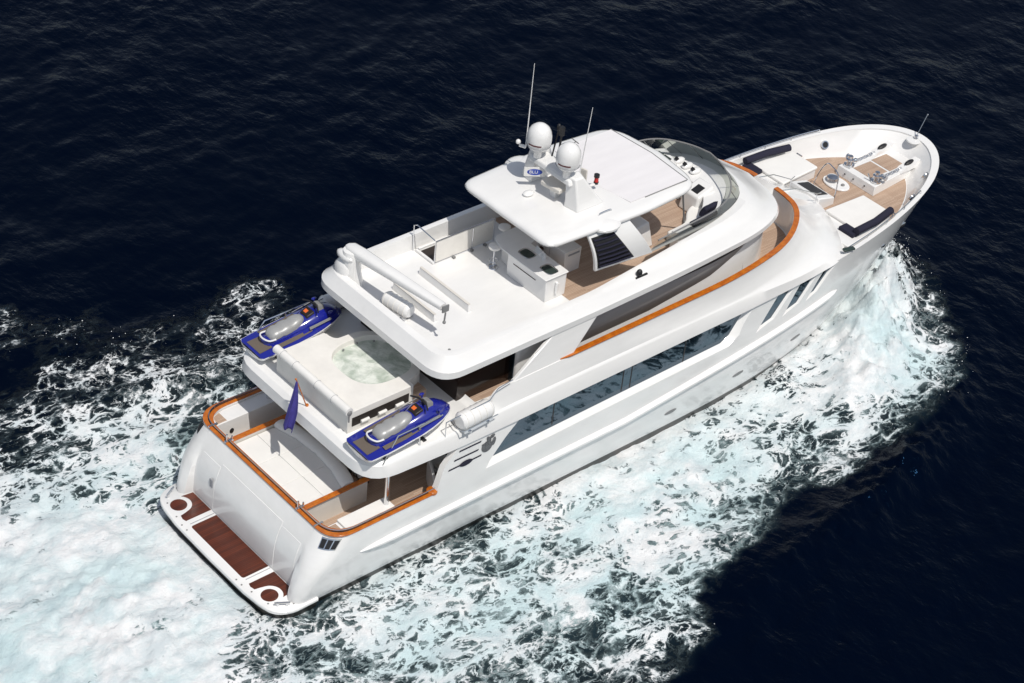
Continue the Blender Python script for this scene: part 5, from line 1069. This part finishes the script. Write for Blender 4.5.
[15,15,14,11,8,8,8,8,8,8,8,8,8,7,7,7,7,7,7,4,1,0,0,0,3,5,7,9,9,7,3,2,2,2,1,0,0,0,0,0,0,0,0,0,0,0,0,0,0,0,0,0,0,0,0,0,0,0,0,0,0,0,0,0,0,0,0,0,0,0,0,0,0,0,0],
[11,11,11,9,8,8,8,8,7,7,7,6,4,4,4,4,4,4,4,2,0,0,0,0,4,9,9,8,4,2,0,0,1,0,0,0,0,0,0,0,0,0,0,0,0,0,0,0,0,0,0,0,0,0,0,0,0,0,0,0,0,0,0,0,0,0,0,0,0,0,0,0,0,0,0],
[8,8,8,7,7,7,7,7,7,7,7,4,1,0,0,0,0,0,0,0,0,0,0,0,1,8,5,2,1,0,0,0,0,0,0,0,0,0,0,0,0,0,0,0,0,0,0,0,0,0,0,0,0,0,0,0,0,0,0,0,0,0,0,0,0,0,0,0,0,0,0,0,0,0,0],
[7,7,7,6,4,4,4,4,4,4,4,2,0,0,0,0,0,0,0,0,0,0,0,0,0,2,1,0,0,0,0,0,0,0,0,0,0,0,0,0,0,0,0,0,0,0,0,0,0,0,0,0,0,0,0,0,0,0,0,0,0,0,0,0,0,0,0,0,0,0,0,0,0,0,0],
[7,7,7,4,1,0,0,0,0,0,0,0,0,0,0,0,0,0,0,0,0,0,0,0,0,0,0,0,0,0,0,0,0,0,0,0,0,0,0,0,0,0,0,0,0,0,0,0,0,0,0,0,0,0,0,0,0,0,0,0,0,0,0,0,0,0,0,0,0,0,0,0,0,0,0],
[4,4,4,2,0,0,0,0,0,0,0,0,0,0,0,0,0,0,0,0,0,0,0,0,0,0,0,0,0,0,0,0,0,0,0,0,0,0,0,0,0,0,0,0,0,0,0,0,0,0,0,0,0,0,0,0,0,0,0,0,0,0,0,0,0,0,0,0,0,0,0,0,0,0,0],
[0,0,0,0,0,0,0,0,0,0,0,0,0,0,0,0,0,0,0,0,0,0,0,0,0,0,0,0,0,0,0,0,0,0,0,0,0,0,0,0,0,0,0,0,0,0,0,0,0,0,0,0,0,0,0,0,0,0,0,0,0,0,0,0,0,0,0,0,0,0,0,0,0,0,0],
[0,0,0,0,0,0,0,0,0,0,0,0,0,0,0,0,0,0,0,0,0,0,0,0,0,0,0,0,0,0,0,0,0,0,0,0,0,0,0,0,0,0,0,0,0,0,0,0,0,0,0,0,0,0,0,0,0,0,0,0,0,0,0,0,0,0,0,0,0,0,0,0,0,0,0],
[0,0,0,0,0,0,0,0,0,0,0,0,0,0,0,0,0,0,0,0,0,0,0,0,0,0,0,0,0,0,0,0,0,0,0,0,0,0,0,0,0,0,0,0,0,0,0,0,0,0,0,0,0,0,0,0,0,0,0,0,0,0,0,0,0,0,0,0,0,0,0,0,0,0,0],
[0,0,0,0,0,0,0,0,0,0,0,0,0,0,0,0,0,0,0,0,0,0,0,0,0,0,0,0,0,0,0,0,0,0,0,0,0,0,0,0,0,0,0,0,0,0,0,0,0,0,0,0,0,0,0,0,0,0,0,0,0,0,0,0,0,0,0,0,0,0,0,0,0,0,0],
[0,0,0,0,0,0,0,0,0,0,0,0,0,0,0,0,0,0,0,0,0,0,0,0,0,0,0,0,0,0,0,0,0,0,0,0,0,0,0,0,0,0,0,0,0,0,0,0,0,0,0,0,0,0,0,0,0,0,0,0,0,0,0,0,0,0,0,0,0,0,0,0,0,0,0],
[0,0,0,0,0,0,0,0,0,0,0,0,0,0,0,0,0,0,0,0,0,0,0,0,0,0,0,0,0,0,0,0,0,0,0,0,0,0,0,0,0,0,0,0,0,0,0,0,0,0,0,0,0,0,0,0,0,0,0,0,0,0,0,0,0,0,0,0,0,0,0,0,0,0,0],
[0,0,0,0,0,0,0,0,0,0,0,0,0,0,0,0,0,0,0,0,0,0,0,0,0,0,0,0,0,0,0,0,0,0,0,0,0,0,0,0,0,0,0,0,0,0,0,0,0,0,0,0,0,0,0,0,0,0,0,0,0,0,0,0,0,0,0,0,0,0,0,0,0,0,0],
[0,0,0,0,0,0,0,0,0,0,0,0,0,0,0,0,0,0,0,0,0,0,0,0,0,0,0,0,0,0,0,0,0,0,0,0,0,0,0,0,0,0,0,0,0,0,0,0,0,0,0,0,0,0,0,0,0,0,0,0,0,0,0,0,0,0,0,0,0,0,0,0,0,0,0]
]
FM = np.array(FOAM, float) / 22.5
rs = np.random.RandomState(3)
LAT = rs.rand(256, 256)
def vnoise(x, y):
    xi = np.floor(x).astype(int); yi = np.floor(y).astype(int); fx = x - xi; fy = y - yi
    fx = fx * fx * (3 - 2 * fx); fy = fy * fy * (3 - 2 * fy)
    a = LAT[yi % 256, xi % 256]; b_ = LAT[yi % 256, (xi + 1) % 256]; c = LAT[(yi + 1) % 256, xi % 256]; d = LAT[(yi + 1) % 256, (xi + 1) % 256]
    return (a * (1 - fx) + b_ * fx) * (1 - fy) + (c * (1 - fx) + d * fx) * fy
def fbm(x, y, o=4, g=.5):
    s = 0; a = 1; n = 0
    for k in range(o): s = s + a * (vnoise(x * 2 ** k + 17.3 * k, y * 2 ** k + 9.1 * k) - .5); n += a; a *= g
    return s / n * 2
def sample(mp, x, y):
    gx = np.clip(x + 30, 0, mp.shape[1] - 1.001); gy = np.clip(y + 30, 0, mp.shape[0] - 1.001)
    i = gx.astype(int); j = gy.astype(int); fx = gx - i; fy = gy - j
    return (mp[j, i] * (1 - fx) + mp[j, i + 1] * fx) * (1 - fy) + (mp[j + 1, i] * (1 - fx) + mp[j + 1, i + 1] * fx) * fy
def axis(lo, hi, step, far):
    a = list(np.arange(lo, hi, step)); s = step; x = hi
    while x < far: a.append(x); s *= 1.16; x += s
    s = step; x = lo - step; pre = []
    while x > -far: pre.append(x); s *= 1.16; x -= s
    return np.array(pre[::-1] + a)
ax = axis(-14, 46, .13, 6000); ay = axis(-24, 40, .13, 6000)
X_, Y_ = np.meshgrid(ax, ay)
def fields(x, y):
    wx = x + 1.1 * fbm(x * .45, y * .45, 3) + .35 * fbm(x * 1.7 + 40, y * 1.7, 2); wy = y + 1.1 * fbm(x * .45 + 70, y * .45 + 31, 3) + .35 * fbm(x * 1.7 + 5, y * 1.7 + 77, 2)
    f = sample(FM, wx, wy)
    f = np.interp(f, [0, .14, .34, .62, .80, 1], [0, .05, .42, .53, .78, 1.05])
    hb_ = 3.4 * np.clip(1 - np.clip((x - 14) / 16, 0, 1) ** 3, 0, 1) ** .77; f = np.maximum(f, np.where((x > 3) & (x < 31.2), .72 * np.clip((hb_ + 1.5 - y) / .8, 0, 1) * (y > 0), 0))
    r = np.hypot(x - 5, y); f = f * np.clip((60 - r) / 20, 0, 1)
    def g(cx, cy, sx, sy, rot=0):
        c, s = math.cos(rot), math.sin(rot); u = (x - cx) * c + (y - cy) * s; v = -(x - cx) * s + (y - cy) * c
        return np.exp(-(u / sx) ** 2 - (v / sy) ** 2)
    f = f * (1 - .30 * g(0, 12, 12, 5.5))
    aq = 1.1 * g(-8, -1, 9, 6) + .9 * g(1, 5.2, 5.5, 3.2) + .9 * g(27, -5.5, 4, 2.6, .6) + .75 * g(15, -5.6, 9, 2.6) + .95 * g(5, -7.5, 8, 3.6) + .55 * g(14, -9.0, 8, 2.8)
    # shape of the water: bow wave crest thrown off the hull, its outer shoulder, the hump of the propeller wash
    crest = 2.1 * g(29.2, -2.2, 3.0, 1.15, .60) + .95 * g(26.3, -4.9, 3.6, 1.5, .55) + .45 * g(24.5, -9, 6, 1.0, .35) + .35 * g(19, -10.5, 6, 1.0, .12) + 1.7 * g(29.2, 2.2, 2.8, 1.1, -.60) + .5 * g(26.3, 4.9, 3.2, 1.3, -.55)
    crest = crest + .40 * g(-5, -.5, 3.6, 4.2) + .30 * g(4, 8.6, 4.0, .8, -.2) + .3 * g(9, 6.8, 5, .8, -.1) + .3 * g(1.5, 12, 1.5, 2.2)
    return f, np.clip(aq, 0, 1), crest
F, AQ, CR = fields(X_, Y_)
near = np.clip((90 - np.hypot(X_ - 15, Y_ - 5)) / 50, 0, 1)
wvx = X_ + 1.5 * fbm(X_ * .12, Y_ * .12, 2); wvy = Y_ + 1.5 * fbm(X_ * .12 + 9, Y_ * .12, 2)
swell = .12 * fbm(wvx * .16 + wvy * .10, wvy * .26 - wvx * .12, 3) + .055 * fbm(wvx * .55 + wvy * .35, wvy * .9 - wvx * .5, 4, .55)
turb = F * (.20 * fbm(X_ * .9, Y_ * .9, 4, .6) + .10 * np.abs(fbm(X_ * 2.1, Y_ * 2.1, 3, .6)))
Zz = near * swell * 1.6 + turb + CR * (1 + .55 * fbm(X_ * 1.3, Y_ * 1.3, 4, .6) + .30 * fbm(X_ * 3.4, Y_ * 3.4, 3, .7))
Zz = np.where(np.hypot(X_, Y_) > 200, 0, Zz) - .05
# keep water out of the hull and off the swim platform
plat_near = np.exp(-((X_ + .5) / 1.6) ** 2 - (Y_ / 4.4) ** 4); Zz = Zz * (1 - plat_near) + np.minimum(Zz, .05) * plat_near
wlh = 3.38 * np.clip(1 - np.clip((X_ - 14) / 15.6, 0, 1) ** 3, 0, 1) ** .77
Zz = np.where((X_ > -1.2) & (X_ < 29.6) & (np.abs(Y_) < wlh - .55), -.35, Zz)
ny, nx = X_.shape
co = np.stack([X_, Y_, Zz], -1).reshape(-1, 3).astype(np.float32)
idx = np.arange(ny * nx).reshape(ny, nx)
quads = np.stack([idx[:-1, :-1], idx[:-1, 1:], idx[1:, 1:], idx[1:, :-1]], -1).reshape(-1, 4).astype(np.int32)
me = bpy.data.meshes.new('sea'); me.vertices.add(len(co)); me.vertices.foreach_set('co', co.ravel())
me.loops.add(quads.size); me.loops.foreach_set('vertex_index', quads.ravel()); me.polygons.add(len(quads)); me.polygons.foreach_set('loop_start', np.arange(0, quads.size, 4, dtype=np.int32))
me.update(); me.validate(); me.shade_smooth()
for nm, arr in (('foam', F), ('aqua', AQ)):
    at = me.attributes.new(nm, 'FLOAT', 'POINT'); at.data.foreach_set('value', arr.ravel().astype(np.float32))
sea = bpy.data.objects.new('sea', me); C.objects.link(sea); structure(sea)

def seamat():
    m, nt, b = newmat('sea_water_and_foam'); L = nt.links; N = nt.nodes.new
    def math_(op, a, b_=None, c=None, clampv=False):
        n = N('ShaderNodeMath'); n.operation = op; n.use_clamp = clampv
        for i, v in enumerate((a, b_, c)):
            if v is None: continue
            if isinstance(v, (int, float)): n.inputs[i].default_value = v
            else: L.new(v, n.inputs[i])
        return n.outputs[0]
    def rng(v, a, b_, c=0, d=1, smooth=True):
        n = N('ShaderNodeMapRange'); n.interpolation_type = 'SMOOTHSTEP' if smooth else 'LINEAR'
        L.new(v, n.inputs[0])
        for i, q in zip((1, 2, 3, 4), (a, b_, c, d)):
            if isinstance(q, (int, float)): n.inputs[i].default_value = q
            else: L.new(q, n.inputs[i])
        return n.outputs[0]
    def mix(f, a, b_):
        n = N('ShaderNodeMix'); n.data_type = 'RGBA'
        for i, v in ((0, f), (6, a), (7, b_)):
            if isinstance(v, tuple): n.inputs[i].default_value = (*v, 1)
            elif isinstance(v, (int, float)): n.inputs[i].default_value = v
            else: L.new(v, n.inputs[i])
        return n.outputs[2]
    def noise(vec, sc_, det=6, ro=.6, dist=0, typ=None):
        n = N('ShaderNodeTexNoise'); n.inputs['Scale'].default_value = sc_; n.inputs['Detail'].default_value = det; n.inputs['Roughness'].default_value = ro; n.inputs['Distortion'].default_value = dist
        if typ: n.noise_type = typ
        L.new(vec, n.inputs['Vector']); return n
    fa = N('ShaderNodeAttribute'); fa.attribute_name = 'foam'; fo_ = fa.outputs['Fac']
    aa = N('ShaderNodeAttribute'); aa.attribute_name = 'aqua'; aq = aa.outputs['Fac']
    tc = N('ShaderNodeTexCoord'); P = tc.outputs['Object']
    mp = N('ShaderNodeMapping'); mp.inputs['Rotation'].default_value = (0, 0, .12); mp.inputs['Scale'].default_value = (.72, 1, 1); L.new(P, mp.inputs[0])
    # gentle drift of the pattern, then isoline filigree and granular froth
    w1 = noise(mp.outputs[0], .6, 3, .55); v1 = N('ShaderNodeVectorMath'); v1.operation = 'MULTIPLY_ADD'; L.new(w1.outputs['Color'], v1.inputs[0]); v1.inputs[1].default_value = (1.1, 1.1, 0); L.new(mp.outputs[0], v1.inputs[2])
    W = v1.outputs[0]
    def fil(sc_, det, width):
        n = noise(W, sc_, det, .58).outputs[0]
        return rng(math_('ABSOLUTE', math_('SUBTRACT', n, .5)), 0, width, 1, 0)
    n3 = N('ShaderNodeTexVoronoi'); n3.feature = 'DISTANCE_TO_EDGE'; n3.inputs['Scale'].default_value = 1.5; 
    wv = N('ShaderNodeVectorMath'); wv.operation = 'MULTIPLY_ADD'; w2 = noise(W, 2.2, 5, .65); L.new(w2.outputs['Color'], wv.inputs[0]); wv.inputs[1].default_value = (.55, .55, 0); L.new(W, wv.inputs[2]); L.new(wv.outputs[0], n3.inputs['Vector'])
    web = rng(n3.outputs['Distance'], 0, .20, 1, 0)
    webs = math_('MAXIMUM', fil(.9, 7, .045), math_('MULTIPLY', fil(2.3, 6, .06), .8)); webs = math_('MAXIMUM', webs, math_('MULTIPLY', web, .85))
    big = noise(W, .55, 4, .6).outputs[0]; fine = noise(P, 3.2, 9, .78).outputs[0]
    ms = N('ShaderNodeMapping'); ms.inputs['Scale'].default_value = (.8, 1.7, 1); ms.inputs['Rotation'].default_value = (0, 0, -.25); L.new(W, ms.inputs[0])
    strk = noise(ms.outputs[0], 1.5, 7, .72).outputs[0]
    v = math_('ADD', math_('SUBTRACT', math_('MULTIPLY', fo_, 1.36), .14), math_('MULTIPLY', math_('SUBTRACT', big, .5), 1.75))
    v = math_('ADD', v, math_('MULTIPLY', math_('SUBTRACT', fine, .5), 1.25))
    v = math_('ADD', v, math_('MULTIPLY', math_('SUBTRACT', strk, .5), .9))
    v = math_('ADD', v, math_('MULTIPLY', math_('SUBTRACT', webs, .36), rng(fo_, .03, .28, 0, .66)))
    gate = rng(fo_, .03, .16)
    mask = math_('MULTIPLY', rng(v, .60, .86), gate)
    thin = math_('MULTIPLY', rng(v, .12, .72), gate)
    # colours
    aqn = math_('MULTIPLY', math_('MULTIPLY', aq, rng(v, .15, 1.0, .35, 1)), rng(fo_, .06, .34))
    deep = mix(math_('MULTIPLY', thin, .34), (.0004, .0020, .0072), (.050, .075, .092))
    aer = mix(rng(v, .05, .80), (.045, .080, .090), (.42, .56, .57))
    body = mix(aqn, deep, aer)
    tint = noise(v1.outputs[0], .42, 5, .6).outputs[0]
    tf = math_('MULTIPLY', math_('MULTIPLY', rng(tint, .40, .62), aq), .85)
    white = mix(tf, (.86, .865, .87), (.58, .75, .77))
    sh = noise(W, 1.4, 7, .72).outputs[0]
    white = mix(rng(sh, .60, .36, 0, .50), white, (.46, .57, .61))
    col = mix(mask, body, white)
    L.new(col, b.inputs['Base Color'])
    L.new(rng(mask, 0, 1, .14, .85), b.inputs['Roughness']); b.inputs['IOR'].default_value = 1.33
    L.new(rng(thin, 0, 1, .085, .25), b.inputs['Specular IOR Level']); b.inputs['Specular Tint'].default_value = (.14, .44, 1, 1)
    # ripples on the open water, froth on the foam
    mr_ = N('ShaderNodeMapping'); mr_.inputs['Scale'].default_value = (1.25, .80, 1); mr_.inputs['Rotation'].default_value = (0, 0, .75); L.new(P, mr_.inputs[0])
    rip = noise(mr_.outputs[0], .72, 4, .54, .15).outputs[0]; rip2 = noise(mr_.outputs[0], 3.2, 3, .6, 0).outputs[0]
    wind = noise(P, .09, 3, .55).outputs[0]
    h1 = math_('MULTIPLY', math_('ADD', math_('MULTIPLY', rip, .54), math_('MULTIPLY', rip2, .05)), rng(wind, .36, .62, .45, 1.15))
    h2 = math_('ADD', math_('MULTIPLY', mask, .12), math_('ADD', math_('MULTIPLY', fine, .25), math_('MULTIPLY', strk, .20)))
    hh = math_('ADD', math_('MULTIPLY', h1, math_('SUBTRACT', 1, mask)), math_('MULTIPLY', h2, thin))
    bp = N('ShaderNodeBump'); bp.inputs['Strength'].default_value = 1; bp.inputs['Distance'].default_value = .36; L.new(hh, bp.inputs['Height']); L.new(bp.outputs[0], b.inputs['Normal'])
    return m
me.materials.append(seamat())
# spray: fine drops flung from the edges of the bow wave and the wake
cand = rs.rand(90000, 2) * np.array([50, 40]) + np.array([-10, -22])
f_, a_, c_ = fields(cand[:, 0], cand[:, 1]); fin = f_ + .3 * fbm(cand[:, 0] * 2, cand[:, 1] * 2, 3)
pr = np.exp(-((fin - .45) / .22) ** 2) * (.06 + .7 * (cand[:, 0] > 17) * (cand[:, 1] < 0) + 2.2 * np.clip(c_, 0, 1.2)) * .3
keep = (rs.rand(len(cand)) < pr) & (f_ > .13) & ~((np.abs(cand[:, 1]) < 4.1) & (cand[:, 0] > -2) & (cand[:, 0] < 26))
cp = cand[keep][:12000]; cz = c_[keep][:12000]; sp = MB()
for (x, y), z in zip(cp, cz):
    r_ = .009 + .016 * random.random() ** 3; zz = z * .9 + .02 + random.random() ** 2 * (.25 + .7 * z)
    x += random.gauss(0, .25); y += random.gauss(0, .25)
    sp.add([(x + r_, y, zz), (x - r_, y, zz), (x, y + r_, zz), (x, y - r_, zz), (x, y, zz + r_), (x, y, zz - r_)], [(0, 2, 4), (2, 1, 4), (1, 3, 4), (3, 0, 4), (2, 0, 5), (1, 2, 5), (3, 1, 5), (0, 3, 5)])
spo = sp.build('spray', pm('spray_drops', (.88, .89, .90), .5, var=0), smooth=False, weld=False)
structure(spo, 'stuff', 'fine white spray drops flying off the bow wave and wake edges', 'spray')
